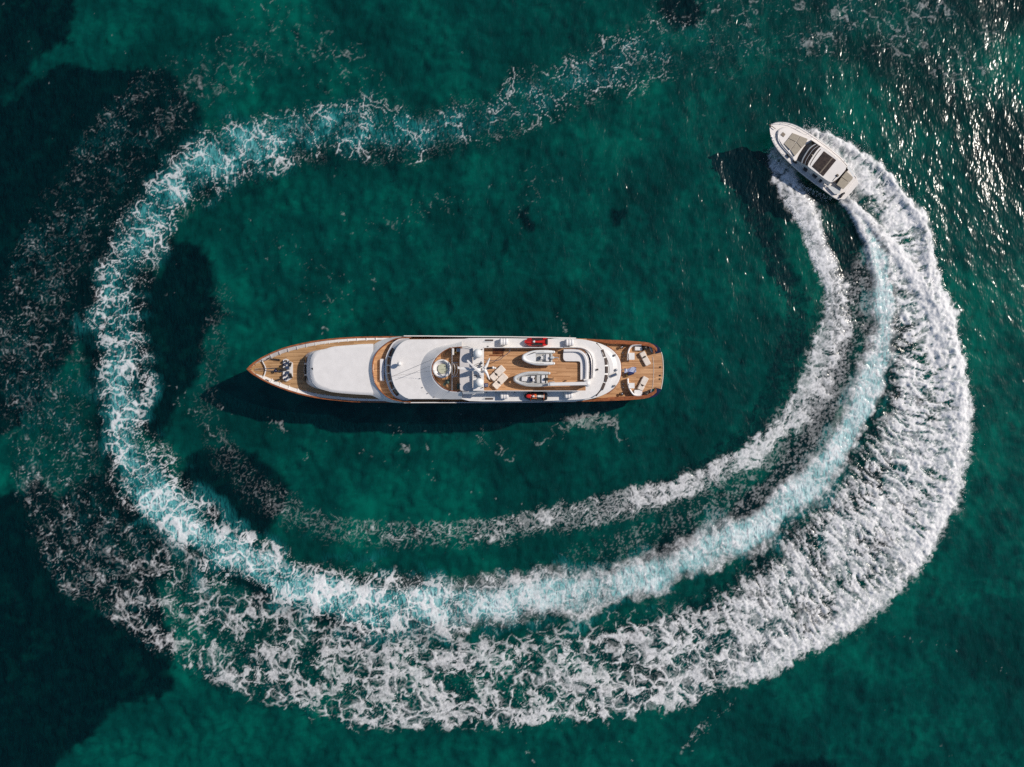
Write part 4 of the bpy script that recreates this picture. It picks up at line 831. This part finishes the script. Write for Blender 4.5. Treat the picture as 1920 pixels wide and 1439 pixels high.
b = MB(); w2 = [(x+8*max(0,(x-1070)/33),y-3.2) for x,y in bk_o]; w3 = [(x+11*max(0,(x-1070)/33),y-4.2) for x,y in bk_o]; b.loft([PP(w2,RZ+.01), PP(w2,RZ+.35), PP(w3,RZ+.3), PP([(x+1,y-.4) for x,y in w3],RZ+.01)], closed=False); b.build('sofa_surround', 'white', yacht)
b = MB(); BZ = RZ+1.9
b.box(P(1065.5,720.2,BZ), (5.75,.52,.42), R(1.2), .92, .1); crn = b.build('crane_boom', 'white', yacht)
b = MB(); b.lathe(P(1099,719,RZ), [(.42,0),(.40,1.3),(.5,1.5),(.5,2.0),(.01,2.15)], 16); b.box(P(1099.5,712.6,RZ+.7), (1.0,.3,1.2), 0, .9, .08); b.build('crane_post', 'white', yacht)
b = MB(); b.box(P(1028.8,721,BZ-.05), (.25,.44,.4), 0, 1, .05); b.tube([P(1030,717.2,BZ+.3),P(1040,716.4,BZ+.28)], .05, 5); b.build('crane_head', 'tubegrey', crn)
b = MB(); b.box(P(1060.5,714.3,RZ+.2), (.3,.14,.3), 0, .8, .04); b.build('deck_socket', 'bronze', yacht)
# flag staff on the aft ledge
b = MB(); b.tube([P(1155,694.2,8.7), P(1173.5,693.2,6.9)], .05, 6); b.ball(P(1155,694.2,8.85), .22); b.tube([P(1155,694.2,8.75), P(1147,702,8.8), P(1139.5,711,8.85)], .05, 5); b.box(P(1150,704,8.95), (1.2,.5,.3), .4, .8, .1); b.build('flag_staff', 'steel', yacht)
# ---------------------------------------------------------------- things carried on the yacht
def frame_at(px, py, z, ang):
    """local metres (x forward to the bow = west, y) -> world, for a thing centred on a survey point"""
    o = P(px, py, z); c, s_ = math.cos(R(ang)), math.sin(R(ang))
    return o, (lambda x, y, h: o+Vector((-(x*c)-(y*s_), -(x*s_)+(y*c), h)))
def dinghy(px, py, z, L, Wd, ang, label, tubemat, kind):
    o, T = frame_at(px, py, z, ang); t = empty('tender', o, label, 'dinghy')
    r = Wd*.115; hw = Wd/2-r
    path = [(-L*.5,hw,r),(-L*.2,hw*1.02,r),(L*.08,hw*.98,r*1.02),(L*.28,hw*.74,r*1.15),(L*.42,hw*.40,r*1.35),(L*.465,hw*.14,r*1.5)]
    path = path+[(x,-y,h) for x,y,h in path[::-1]]; xy = smooth([(x,y) for x,y,_ in path], 4); hh = smooth([(x,h) for x,_,h in path], 4)
    b = MB(); b.tube([T(x,y,.45+(h[1]-r)*1.5) for (x,y),h in zip(xy,hh)], [r*(.72 if i in (0,len(xy)-1) else 1) for i in range(len(xy))], 10); b.build('inflatable_tube', tubemat, t)
    for s_ in (1,-1):
        b = MB(); b.tube([T(-L*.5,s_*hw,.45),T(-L*.545,s_*hw,.45)], [r*.98,r*.45], 10); b.build('tube_end_cone', tubemat, t)
        b = MB(); b.tube([T(x,s_*(abs(y)+r*.98),.5) for x,y in xy[2:len(xy)//2-5]], .035, 4); b.build('rubbing_strake', 'tubegrey' if tubemat=='tube' else 'floor', t)
        b = MB(); b.tube([T(x,s_*abs(y)-s_*.0,.47+r) for x,y in xy[4:len(xy)//2-6:2]], .022, 4); b.build('grab_line', 'rope', t)
    def hullring(k, h): return [T(x*(.96 if x>0 else 1),y*k,h) for x,y in [(-L*.47,hw),(L*.1,hw),(L*.3,hw*.7),(L*.42,hw*.3),(L*.42,-hw*.3),(L*.3,-hw*.7),(L*.1,-hw),(-L*.47,-hw)]]
    b = MB(); b.loft([hullring(.05,-.25),hullring(.6,0),hullring(1,.3)], smooth=True); fr_=hullring(.98,.3); b.add(fr_, [[7,6,5,4,3,2,1,0]]); b.add([T(x,y,.305) for x,y in [(-L*.47,hw*.9),(L*.1,hw*.9),(L*.3,hw*.6),(L*.3,-hw*.6),(L*.1,-hw*.9),(-L*.47,-hw*.9)]], [[0,1,2,3,4,5]] ); b.build('rigid_hull', 'floor', t)
    def bx(n, m, x, y, h, sx, sy, sz, bev=.05, tp=.94):
        b = MB(); c = T(x,y,h); b.box(c, (sx,sy,sz), R(ang), tp, bev); return b.build(n, m, t)
    if kind == 1:
        b = MB(); b.add([T(x,y,.62) for x,y in [(L*.43,.0),(L*.40,hw*.38),(L*.27,hw*.72),(L*.07,hw*.7),(L*.07,-hw*.7),(L*.27,-hw*.72),(L*.40,-hw*.38)]], [[0,1,2,3,4,5,6][::-1]]); b.build('bow_locker', tubemat, t)
        bx('step_mat','floor',L*.02,.02,.36,.5,.75,.1); bx('console','white',-L*.11,.0,.62,.42,.55,.6); bx('console_screen','glass',-L*.085,.0,.95,.12,.36,.1); bx('jockey_seat','cushion',-L*.30,.0,.55,.5,1.05,.5,.1)
        bx('seat_base','tubegrey',-L*.21,.1,.42,.3,.8,.25); bx('transom','floor',-L*.42,0,.42,.12,1.25,.5)
        b = MB(); b.tube([T(L*.3,hw*.55,.47+r*2.1),T(L*.06,hw*.99,.47+r*2.05)], .04, 4); b.build('grab_strap', 'black', t)
    else:
        bx('bow_step','white',L*.21,0,.5,.85,.75,.35,.1,.8); bx('floor_mat','tubegrey',L*.1,0,.35,.5,.95,.08); bx('console','white',-L*.04,.05,.6,.55,.85,.5); bx('windscreen','navy',L*.0,-.1,.88,.38,.5,.1)
        bx('helm_seat','floor',-L*.2,0,.5,.5,1.2,.35); bx('stern_bench','cushion',-L*.335,.0,.56,.52,1.15,.5,.08); bx('transom','floor',-L*.43,0,.42,.12,1.2,.5); bx('steering_wheel','brass',-L*.1,.1,.92,.12,.3,.08)
        b = MB(); b.tube([T(x*.93,y*.84,.52+r*.7) for x,y in xy[2:-2]], .07, 5); b.build('inner_lacing', 'floor', t)
    # outboard: cowl, leg tilted up, propeller
    ox = -L*.44 if kind == 1 else -L*.42
    b = MB(); b.loft([[T(ox+sx*a,sy*a,h) for sx,sy in [(.28,.12),(.16,.2),(-.2,.2),(-.33,.12),(-.33,-.12),(-.2,-.2),(.16,-.2),(.28,-.12)]] for h,a in ((.75,.75),(.85,1),(1.05,1),(1.17,.7))], cap0=True, cap1=True, smooth=True); ob = b.build('outboard_motor', 'tubegrey' if kind==1 else 'black', t)
    b = MB(); b.tube([T(ox-.2,0,.8),T(ox-.75,0,.72),T(ox-.98,0,.70)], [.13,.09,.06], 6); b.build('motor_leg', 'steel' if kind==1 else 'black', ob)
    b = MB()
    for k in range(3):
        a = R(120*k+30); c = T(ox-1.0,0,.7); u = Vector((0,math.cos(a),math.sin(a))); w_ = Vector((.06,-math.sin(a)*.12,math.cos(a)*.12))
        b.add([c,c+u*.24+w_,c+u*.3,c+u*.24-w_], [[0,1,2,3]])
    b.build('propeller', 'steel' if kind==1 else 'black', ob)
    for x in (-L*.28, L*.2):
        b = MB(); b.box(T(x,0,-.35), (.18,Wd*.6,abs(.25+.2)), R(ang), .8); b.build('chock', 'white', t)
    return t
dinghy(1008.5, 671.3, RZ+.62, 4.45, 2.12, 0, 'white inflatable tender with grey outboard, on the teak boat deck nearest the red jet ski', 'tube', 1)
dinghy(996.2, 711.2, RZ+.62, 5.0, 2.15, 0, 'grey and white tender with black outboard, on chocks beside the white crane boom', 'tubegrey', 2)

def jetski(px, py, z, ang, label, hm, topm, seatm, strap):
    o, T = frame_at(px, py, z, ang); t = empty('jet_ski', o, label, 'jet ski', 'jet skis parked on the yacht')
    pr = [(1.75,.05,.42),(1.6,.26,.40),(1.3,.43,.38),(.8,.56,.34),(.1,.60,.30),(-.7,.60,.30),(-1.3,.57,.32),(-1.6,.45,.34)]
    def ring(k, kz, dz=0): return [T(x,y*k,h*kz+dz) for x,y,h in pr]+[T(x,-y*k,h*kz+dz) for x,y,h in pr[::-1]]
    b = MB(); b.loft([ring(.15,0,-.1),ring(.8,.3,0),ring(1,.9,0),ring(1.02,1,0),ring(.92,1.12,.02)], smooth=True); rg=ring(.92,1.12,.02); b.add(rg, [list(range(len(rg)))[::-1]]); b.build('hull', hm, t)
    b = MB(); p2 = [(1.68,.03,.46),(1.45,.22,.60),(1.0,.33,.74),(.55,.30,.84),(.3,.22,.82),(.25,.01,.8)]
    b.loft([[T(x,y*1.05,.42) for x,y,h in p2]+[T(x,-y*1.05,.42) for x,y,h in p2[::-1]],[T(x,y*.8,h) for x,y,h in p2]+[T(x,-y*.8,h) for x,y,h in p2[::-1]]], cap1=False, smooth=True)
    rg=[T(x,y*.8,h) for x,y,h in p2]+[T(x,-y*.8,h) for x,y,h in p2[::-1]]; b.add(rg, [list(range(len(rg)))[::-1]]); b.build('bonnet', topm, t)
    for s_ in (1,-1):
        b = MB(); b.loft([[T(1.35,s_*.45,.44),T(1.0,s_*.60,.42),T(.75,s_*.60,.42)],[T(1.4,s_*.25,.5),T(1.05,s_*.32,.62),T(.75,s_*.34,.62)]], closed=False); b.build('side_panel', topm, t)
        b = MB(); b.box(T(-1.1,s_*.46,.52), (.5,.26,.16), R(ang), .85, .05); b.build('rear_panel', topm, t)
        b = MB(); b.box(T(-.05,s_*.37,.50), (1.55,.34,.07), R(ang)); b.build('foot_well', 'black', t)
        b = MB(); b.tube([T(.45,s_*.08,.95),T(.3,s_*.42,1.0)], .035, 6); b.build('handlebar', 'black', t)
        b = MB(); b.ball(T(.85,s_*.52,.68), .09, (1.4,.7,.8), 8); b.build('mirror', topm, t)
    b = MB(); b.loft([[T(x,y,h) for x,y,h in [(.3,.14,.55),(-.6,.2,.5),(-1.2,.22,.48),(-1.2,-.22,.48),(-.6,-.2,.5),(.3,-.14,.55)]],[T(x,y,h) for x,y,h in [(.25,.1,.88),(-.55,.14,.8),(-1.1,.16,.84),(-1.1,-.16,.84),(-.55,-.14,.8),(.25,-.1,.88)]]]); b.add([T(x,y,h) for x,y,h in [(.25,.1,.88),(-.55,.14,.8),(-1.1,.16,.84),(-1.1,-.16,.84),(-.55,-.14,.8),(.25,-.1,.88)]], [[0,1,2,3,4,5][::-1]]); b.build('seat', seatm, t)
    b = MB(); b.box(T(.40,0,.92), (.34,.34,.2), R(ang), .7, .06); b.build('display_pod', 'white', t)
    b = MB(); b.box(T(-1.45,0,.48), (.34,.85,.12), R(ang), .9, .06); b.build('boarding_deck', 'black', t)
    if strap:
        for x in (1.0-.25, -1.12):
            b = MB(); b.loft([[T(x+.045,s_,h) for s_,h in ((-.72,.02),(-.6,.45),(-.25,.78),(.25,.78),(.6,.45),(.72,.02))],[T(x-.045,s_,h) for s_,h in ((-.72,.02),(-.6,.45),(-.25,.78),(.25,.78),(.6,.45),(.72,.02))]], closed=False); b.build('lashing_strap', 'orange', t)
        b = MB(); b.box(T(.25,-.28,.62), (.7,.12,.08), R(ang), 1, .03); b.build('tow_rope', 'orange', t)
        b = MB(); b.ball(T(1.0,0,.70), .34, (1.4,.9,.35), 12); b.build('bow_cover', 'red', t)
        b = MB(); b.box(T(.35,.22,.80), (.55,.3,.14), R(ang), .8, .06); b.build('life_vest', 'red', t)
        b = MB(); b.box(T(.1,.1,.86), (.35,.4,.12), R(ang)+.4, .8, .05); b.build('life_vest', 'orange', t)
        b = MB(); b.box(T(-.42,.02,.90), (.5,.3,.08), R(ang), .9, .04); b.build('folded_towel', 'cushion', t)
    for x in (.7, -.8):
        b = MB(); b.box(T(x,0,-.04), (.12,.9,.16), R(ang)); b.build('cradle', 'steel', t)
    return t
jetski(1006, 641.5, RZ+.2, 0, 'bright red jet ski parked along the upper rail of the yacht', 'red', 'red', 'red', False)
jetski(1005, 743.3, RZ+.2, -1, 'black jet ski with orange lashing straps, along the lower rail of the yacht', 'blackgloss', 'blackgloss', 'floor', True)

def raft(px, py, ang, label):
    o, T = frame_at(px, py, RZ, ang); t = empty('life_raft', o, label, 'life raft', 'white life raft canisters on the yacht')
    for k in (-1, 0, 1):
        b = MB(); r = .27; b.tube([T(k*.36,-.46,.62),T(k*.36,-.40,.62),T(k*.36,.40,.62),T(k*.36,.46,.62)], [r*.6,r,r,r*.6], 12); b.build('canister', 'cushion', t)
    b = MB(); b.box(T(0,0,.2), (1.05,.85,.35), R(ang), .9); b.build('cradle', 'white', t)
    b = MB()
    for x in (-.2, .17): b.tube([T(x,-.5,.3),T(x,-.4,.8),T(x,.4,.8),T(x,.5,.3)], .03, 4)
    b.build('lashing', 'rope', t, kind='stuff')
raft(944.8, 641.5, 0, 'white life raft rack on the upper side deck, bowward of the red jet ski')
raft(1067.3, 643.0, 0, 'white life raft rack on the upper side deck, sternward of the red jet ski')
raft(945.5, 741.8, 0, 'white life raft rack on the lower side deck, bowward of the black jet ski')
raft(1065.8, 740.8, 0, 'white life raft rack on the lower side deck, sternward of the black jet ski')

def lounger(px, py, z, L, Wd, ang, label, pill, grp):
    o = P(px, py, z); c, s_ = math.cos(R(ang)), math.sin(R(ang)); T = lambda x, y, h: o+Vector((x*c-y*s_, x*s_+y*c, h))
    t = empty('sun_lounger', o, label, 'sun lounger', grp)
    b = MB(); b.box(T(0,0,.16), (L*.96,Wd*.94,.18), R(ang), .97, .08); b.build('frame', 'white', t)
    b = MB(); b.box(T(L*.19,0,.34), (L*.62,Wd,.2), R(ang), .94, .16); b.build('mattress', 'cream', t)
    b = MB(); b.box(T(-L*.31,0,.42), (L*.38,Wd,.24), R(ang), .9, .14); b.build('backrest', 'cream', t)
    b = MB(); b.box(T(pill*L,0,.53), (.28,.42,.05), R(ang), .9, .04); b.build('dark_towel', 'bronze', t)
lounger(932.8, 700.2, RZ+.03, 2.5, 1.05, 44, 'cream sun lounger on the boat deck, the one closer to the radar mast', -.1, 'cream sun loungers')
lounger(937.6, 715.2, RZ+.03, 2.5, 1.05, 46, 'cream sun lounger on the boat deck, next to the bow of the grey tender', -.1, 'cream sun loungers')
lounger(1208.8, 672.8, AZ, 2.25, .92, -62, 'cream sun lounger on the aft deck, beside the upper curved settee', -.12, 'cream sun loungers')
lounger(1204.8, 719.6, AZ, 2.2, .95, 63, 'cream sun lounger on the aft deck, beside the lower curved settee', -.14, 'cream sun loungers')
o = P(911.6, 722.5, RZ+.03); t = empty('deck_box', o, 'small navy box on the teak just behind the lower satellite dome', 'box')
b = MB(); b.box(o+Vector((0,0,.25)), (.62,.55,.5), 0, .97, .05); b.build('box_body', 'navycloth', t)
for k in (-.12, .1):
    b = MB(); b.box(o+Vector((.05,k,.515)), (.4,.05,.03)); b.build('lid_strap', 'tubegrey', t)
# ensign hanging from the staff, rippled
o = P(1172.5, 693.5, 6.9); t = empty('flag', o, 'blue and white striped flag with a cross, flying over the aft deck', 'flag')
nx_, ny_ = 36, 27; sg = [(1171.0,691.0),(1171.0,698.5)]
def fp(u, v):
    x = 1171+u*22; y = 690.5+v*8.5+math.sin(u*7+v*2)*1.5-u*2.2+math.sin(u*3)*1.0; z = 6.75-u*.9+math.sin(u*12+v*3)*.16-v*.5
    return P(x, y, z)
for mat_, name_, sel in (('blue','blue_cloth',True),('flagwhite','white_cloth',False)):
    b = MB()
    for i in range(nx_):
        for j in range(ny_):
            u, v = (i+.5)/nx_, (j+.5)/ny_; stripe = int(v*9) % 2 == 0; c = stripe
            if u < .37 and v < 5/9: c = not (abs(u-.185) < .04 or abs(v-5/18) < .056)
            if c == sel: b.add([fp(i/nx_,j/ny_),fp((i+1)/nx_,j/ny_),fp((i+1)/nx_,(j+1)/ny_),fp(i/nx_,(j+1)/ny_)], [[0,1,2,3]])
    b.build(name_, mat_, t)
b = MB(); b.tube([P(1178,699,AZ+.02),P(1176,703,AZ+.6),P(1174,704,AZ+.02)], .05, 5); b.box(P(1175.5,702,AZ+.25),(.42,.85,.42),0,.9,.05); b.build('rope_basket', 'brass', yacht)
# dark rolled awning under the flag
b = MB(); b.tube([P(1176,702,AZ+.25),P(1188,698.5,AZ+.25)], .28, 8); b.build('rolled_awning', 'navycloth', yacht)

# ---------------------------------------------------------------- speedboat
def B(zx, zy, z=0.): return P(1420+zx/7.573, 210+zy/7.573, z)
SBO = B(760, 690, 0); sb = empty('speedboat', SBO, 'white sport cruiser with beige sunpads and black sunroof, turning hard and throwing spray', 'speedboat')
gs = smooth([(176,196),(196,176),(240,160),(300,152),(370,153),(450,166),(540,196),(640,246),(750,316),(880,405),(1000,490),(1110,580),(1200,660),(1270,740),(1330,815),(1385,890),(1410,935)], 2)
gp = smooth([(176,196),(176,230),(180,290),(196,370),(230,455),(290,545),(370,640),(470,740),(580,840),(700,935),(820,1025),(930,1105),(1030,1180),(1100,1230),(1160,1252)], 2)
NB = 40; gs, gp = resample(gs, NB), resample(gp, NB)
stern = np.array([1290, 1095.]); bow = np.array([176, 196.]); axv = (bow-stern)/np.linalg.norm(bow-stern)
def sta(p): return float(np.dot(np.array(p)-stern, axv)/1431)
def gz(p): return 1.55+1.05*max(0, sta(p))**1.5
def mid(p): s_ = np.dot(np.array(p)-stern, axv); return stern+axv*s_
def toward(r, k, sh=0): return [tuple(mid(p)+(np.array(p)-mid(p))*k-axv*sh*max(0, sta(p))**3) for p in r]
def BR(r, zf): return [B(*p, zf(p) if callable(zf) else zf) for p in r]
b = MB(); b.loft([BR(toward(gs,.5,260),-.5)+BR(toward(gp,.5,260)[::-1][:-1],-.5), BR(toward(gs,.80,110),.45)+BR(toward(gp,.80,110)[::-1][:-1],.45), BR(toward(gs,.86,90),lambda p:.6)+BR(toward(gp,.86,90)[::-1][:-1],lambda p:.6), BR(gs,lambda p:gz(p)-.12)+BR(gp[::-1][:-1],lambda p:gz(p)-.12), BR(gs,gz)+BR(gp[::-1][:-1],gz)])
b.build('hull', 'boatwhite', sb)
b = MB()
for g_ in (gs, gp):
    i1, i2 = toward(g_, .955), toward(g_, .93); b.loft([BR(g_, gz), BR(i1, lambda p: gz(p)+.05), BR(i2, lambda p: gz(p)-.02)], closed=False)
b.build('gunwale', 'boatwhite', sb, label='raised gunwale')
i2s, i2p = toward(gs, .93), toward(gp, .93)
b = MB(); b.loft([BR(i2s, lambda p: gz(p)-.02), BR(i2p, lambda p: gz(p)-.02)], closed=False); b.build('deck', 'boatwhite', sb)
for g_, n_ in ((gs, 'rub_strake'), (gp, 'rub_strake')):
    b = MB(); b.tube(BR(g_, lambda p: gz(p)-.1), .05, 5); b.build(n_, 'floor', sb)
# moulded foredeck trunk with its sunpad
def sh_(pts, cx, cy, k): return [(cx+(x-cx)*k, cy+(y-cy)*k) for x, y in pts]
tr = smooth([(300,250),(380,215),(480,232),(600,290),(720,352),(800,400),(560,700),(500,650),(430,575),(350,480),(300,400),(280,320)], 3, True)
b = MB(); b.loft([BR(tr, lambda p: gz(p)-.03), BR(sh_(tr,520,440,.97), lambda p: gz(p)+.28), BR(sh_(tr,520,440,.93), lambda p: gz(p)+.33)], cap1=False); b.fill(BR(sh_(tr,520,440,.93), lambda p: gz(p)+.33)); b.build('coachroof', 'boatwhite', sb)
b = MB(); b.tube(BR(sh_(tr,520,440,1.0)[3:26], lambda p: gz(p)+.02), .03, 4); b.build('coachroof_moulding', 'floor', sb)
pads = [[(498,300),(604,341),(550,428),(439,375)],[(609,343),(715,385),(690,450),(626,516),(555,431)],[(436,379),(546,433),(466,540),(376,455)],[(551,436),(622,521),(530,630),(470,546)]]
for q in pads:
    cx, cy = np.mean(q, axis=0); b = MB(); zz = lambda d: (lambda p: gz((cx,cy))+d); b.loft([BR(q,zz(.34)), BR(q,zz(.44)), BR(sh_(q,cx,cy,.94),zz(.49))], cap1=True); b.build('sunpad_cushion', 'taupe', sb)
b = MB(); q = [(364,287),(401,318),(374,358),(332,325)]; b.loft([BR(q,lambda p:gz(p)+.3),BR(q,lambda p:gz(p)+.4)], cap1=True); b.build('foredeck_hatch', 'bronze', sb)
b = MB(); b.tube([B(168,190,2.75),B(210,206,2.8),B(258,244,2.72)], [.03,.055,.05], 6); b.box(B(182,196,2.8), (.25,.5,.12), .7, .9, .04); b.build('anchor', 'bronze', sb)
b = MB(); b.ball(B(213,366,2.7), .18, n=10); b.build('bow_light', 'white', sb)
for pts in ([(200,176),(260,150),(370,146),(480,166),(600,215),(740,300)], [(300,330),(296,380),(315,440),(370,520),(430,585),(520,680)], [(205,330),(235,400),(300,500),(380,600)]):
    b = MB(); c_ = smooth(pts, 4); b.tube(BR(c_, lambda p: gz(p)+.5), .028, 5)
    for k in range(0, len(c_), 4): b.tube([B(*c_[k], gz(c_[k])), B(*c_[k], gz(c_[k])+.5)], .022, 4)
    b.build('guard_rail', 'steel', sb)
# cabin: side walls, windscreen, roof with smoked sunroof
CZ = 3.35
roof = smooth([(900,492),(1000,560),(1125,660),(1236,752),(1262,800),(1230,850),(1160,930),(1090,985),(1040,1000),(960,955),(860,880),(750,800),(716,770)], 2)
front = smooth([(716,770),(735,715),(780,640),(835,560),(875,515),(900,492)], 2)
rr2 = roof+front[1:-1]
wall = [(950,440),(1060,530),(1200,650),(1290,760),(1285,830),(1180,960),(1120,1020),(1050,1055),(930,990),(780,890),(640,790),(545,705)]
sill = smooth([(545,705),(560,640),(610,550),(670,470),(765,400)], 3)
def zof(d): return lambda p: 2.0+d
b = MB()
p_w = smooth([(545,712),(640,798),(780,900),(900,990),(1010,1050)], 3); p_r = smooth([(560,690),(720,775),(860,884),(960,958),(1050,1003)], 3)
b.loft([BR(p_w, 1.75), BR(p_r, CZ-.15)], closed=False)
s_w = smooth([(775,392),(900,470),(1040,570),(1180,690),(1300,800)], 3); s_r = smooth([(765,400),(900,490),(1010,566),(1130,662),(1250,770)], 3)
b.loft([BR(s_r, CZ-.15), BR(s_w, 1.75)], closed=False); b.build('cabin_side', 'boatwhite', sb)
def lerp(a, c, k): return [(x*(1-k)+u*k, y*(1-k)+v*k) for (x, y), (u, v) in zip(a, c)]
ws0 = resample(smooth([(545,698),(562,640),(610,550),(672,465),(768,404)], 3), 14); ws1 = resample(smooth([(700,762),(716,700),(765,620),(820,545),(892,492)], 3), 14)
b = MB(); b.loft([BR(ws0, 2.25), BR(lerp(ws0, ws1, .5), 2.95), BR(ws1, CZ-.04)], closed=False); b.build('windscreen', 'roofglass', sb)
b = MB(); b.tube(BR(ws0, 2.27), .06, 5); b.build('windscreen_frame', 'white', sb)
for k0, k1, z0, z1, m, n_ in ((.50,.60,3.05,3.16,'tubegrey','windscreen_mullion'),(.82,.86,3.30,3.34,'tubegrey','windscreen_mullion')):
    b = MB(); a, c = lerp(ws0, ws1, k0), lerp(ws0, ws1, k1); b.loft([BR(a, z0), BR(c, z1)], closed=False); b.build(n_, m, sb)
b = MB(); b.tube([B(700,660,3.12),B(745,625,3.2),B(780,600,3.2)], .03, 4); b.build('wiper', 'steel', sb)
b = MB(); ro = rr2; b.plate([B(*p, CZ)[:2] for p in ro], CZ-.16, CZ-.02); b.fill(BR(ro, CZ)); b.build('hard_top', 'boatwhite', sb)
for off, m, w_ in ((26,'bronze',10),(40,'white',12)):
    c_ = [(x+off*.75, y+off*.5) for x, y in resample(front, 12)][1:-1]; b = MB(); b.loft([BR(c_, CZ+.02), BR([(x+w_, y+w_*.7) for x, y in c_], CZ+.02)], closed=False); b.build('roof_trim', m, sb)
b = MB(); q = [(945,558),(1122,686),(936,916),(774,776)]; b.loft([BR(q, CZ+.005), BR(sh_(q,944,734,.985), CZ+.05)], cap1=True); b.build('sunroof', 'roofglass', sb)
b = MB(); b.loft([BR([(1064,644),(880,868)], CZ+.06), BR([(1078,654),(894,880)], CZ+.06)], closed=False); b.build('sunroof_bar', 'bronze', sb)
b = MB(); b.box(B(1140,902,CZ+.12), (.32,.42,.2), .6, .8, .05); b.tube([B(1130,915,CZ+.1),B(1095,950,CZ+.08),B(1070,985,CZ+.05)], .03, 4); b.build('roof_antenna', 'bronze', sb)
b = MB(); b.ball(B(1237,700,CZ-.3), .13, n=8); b.build('side_light', 'white', sb)
# cockpit
b = MB(); q = [(1262,788),(1300,815),(1150,1015),(1085,1000),(1060,985)]; b.loft([BR(q, 1.9), BR(q, 1.92)], cap1=True); b.build('cockpit_sole', 'recess', sb)
for q in ([(1262,842),(1358,928),(1352,955),(1308,1005),(1192,925)], [(1190,930),(1305,1008),(1220,1100),(1122,1035)]):
    cx, cy = np.mean(q, axis=0); b = MB(); b.loft([BR(q,2.0), BR(q,2.3), BR(sh_(q,cx,cy,.94),2.38)], cap1=True); b.build('aft_sunpad_cushion', 'taupe', sb)
b = MB(); q = [(1410,930),(1438,1022),(1340,1140),(1232,1248),(1166,1242),(1210,1160),(1290,1080),(1370,975)]; b.loft([BR(q,.9), BR(q,1.38), BR(sh_(q,1300,1090,.98),1.42)], cap1=True); b.build('swim_platform', 'boatwhite', sb)
b = MB(); q = [(940,985),(1010,1045),(1120,1075),(1185,1105),(1170,1160),(1100,1170),(1020,1090)]; b.loft([BR(q,1.85), BR(q,1.95)], cap1=True); b.build('cockpit_seat', 'tubegrey', sb)
b = MB(); b.loft([BR([(1290,760),(1340,830),(1385,905)],2.1), BR([(1268,790),(1318,858),(1362,932)],2.15)], closed=False); b.build('cockpit_coaming', 'tubegrey', sb)
for pts, z_ in (([(655,800),(700,842)],2.1),([(785,888),(838,935)],2.1),([(880,968),(905,1000)],2.05)):
    b = MB(); b.tube([B(*p, z_+.2) for p in pts], [.2,.24], 8); b.build('side_window', 'glass', sb)
for (x, y), a in (((442,625),.7),((532,712),.6),((1112,1142),.3),((1192,1196),-.9),((1215,1168),-.6)):
    c = B(x, y, gz((x,y))+.18); d = Vector((math.cos(a), -math.sin(a), 0))*.3; b = MB(); b.tube([c-d*1.25, c-d, c+d, c+d*1.25], [.05,.15,.15,.05], 8); b.build('fender', 'black', sb)
b = MB(); b.ball(B(965,1066,2.0), .15, n=8); b.build('stern_light', 'white', sb)
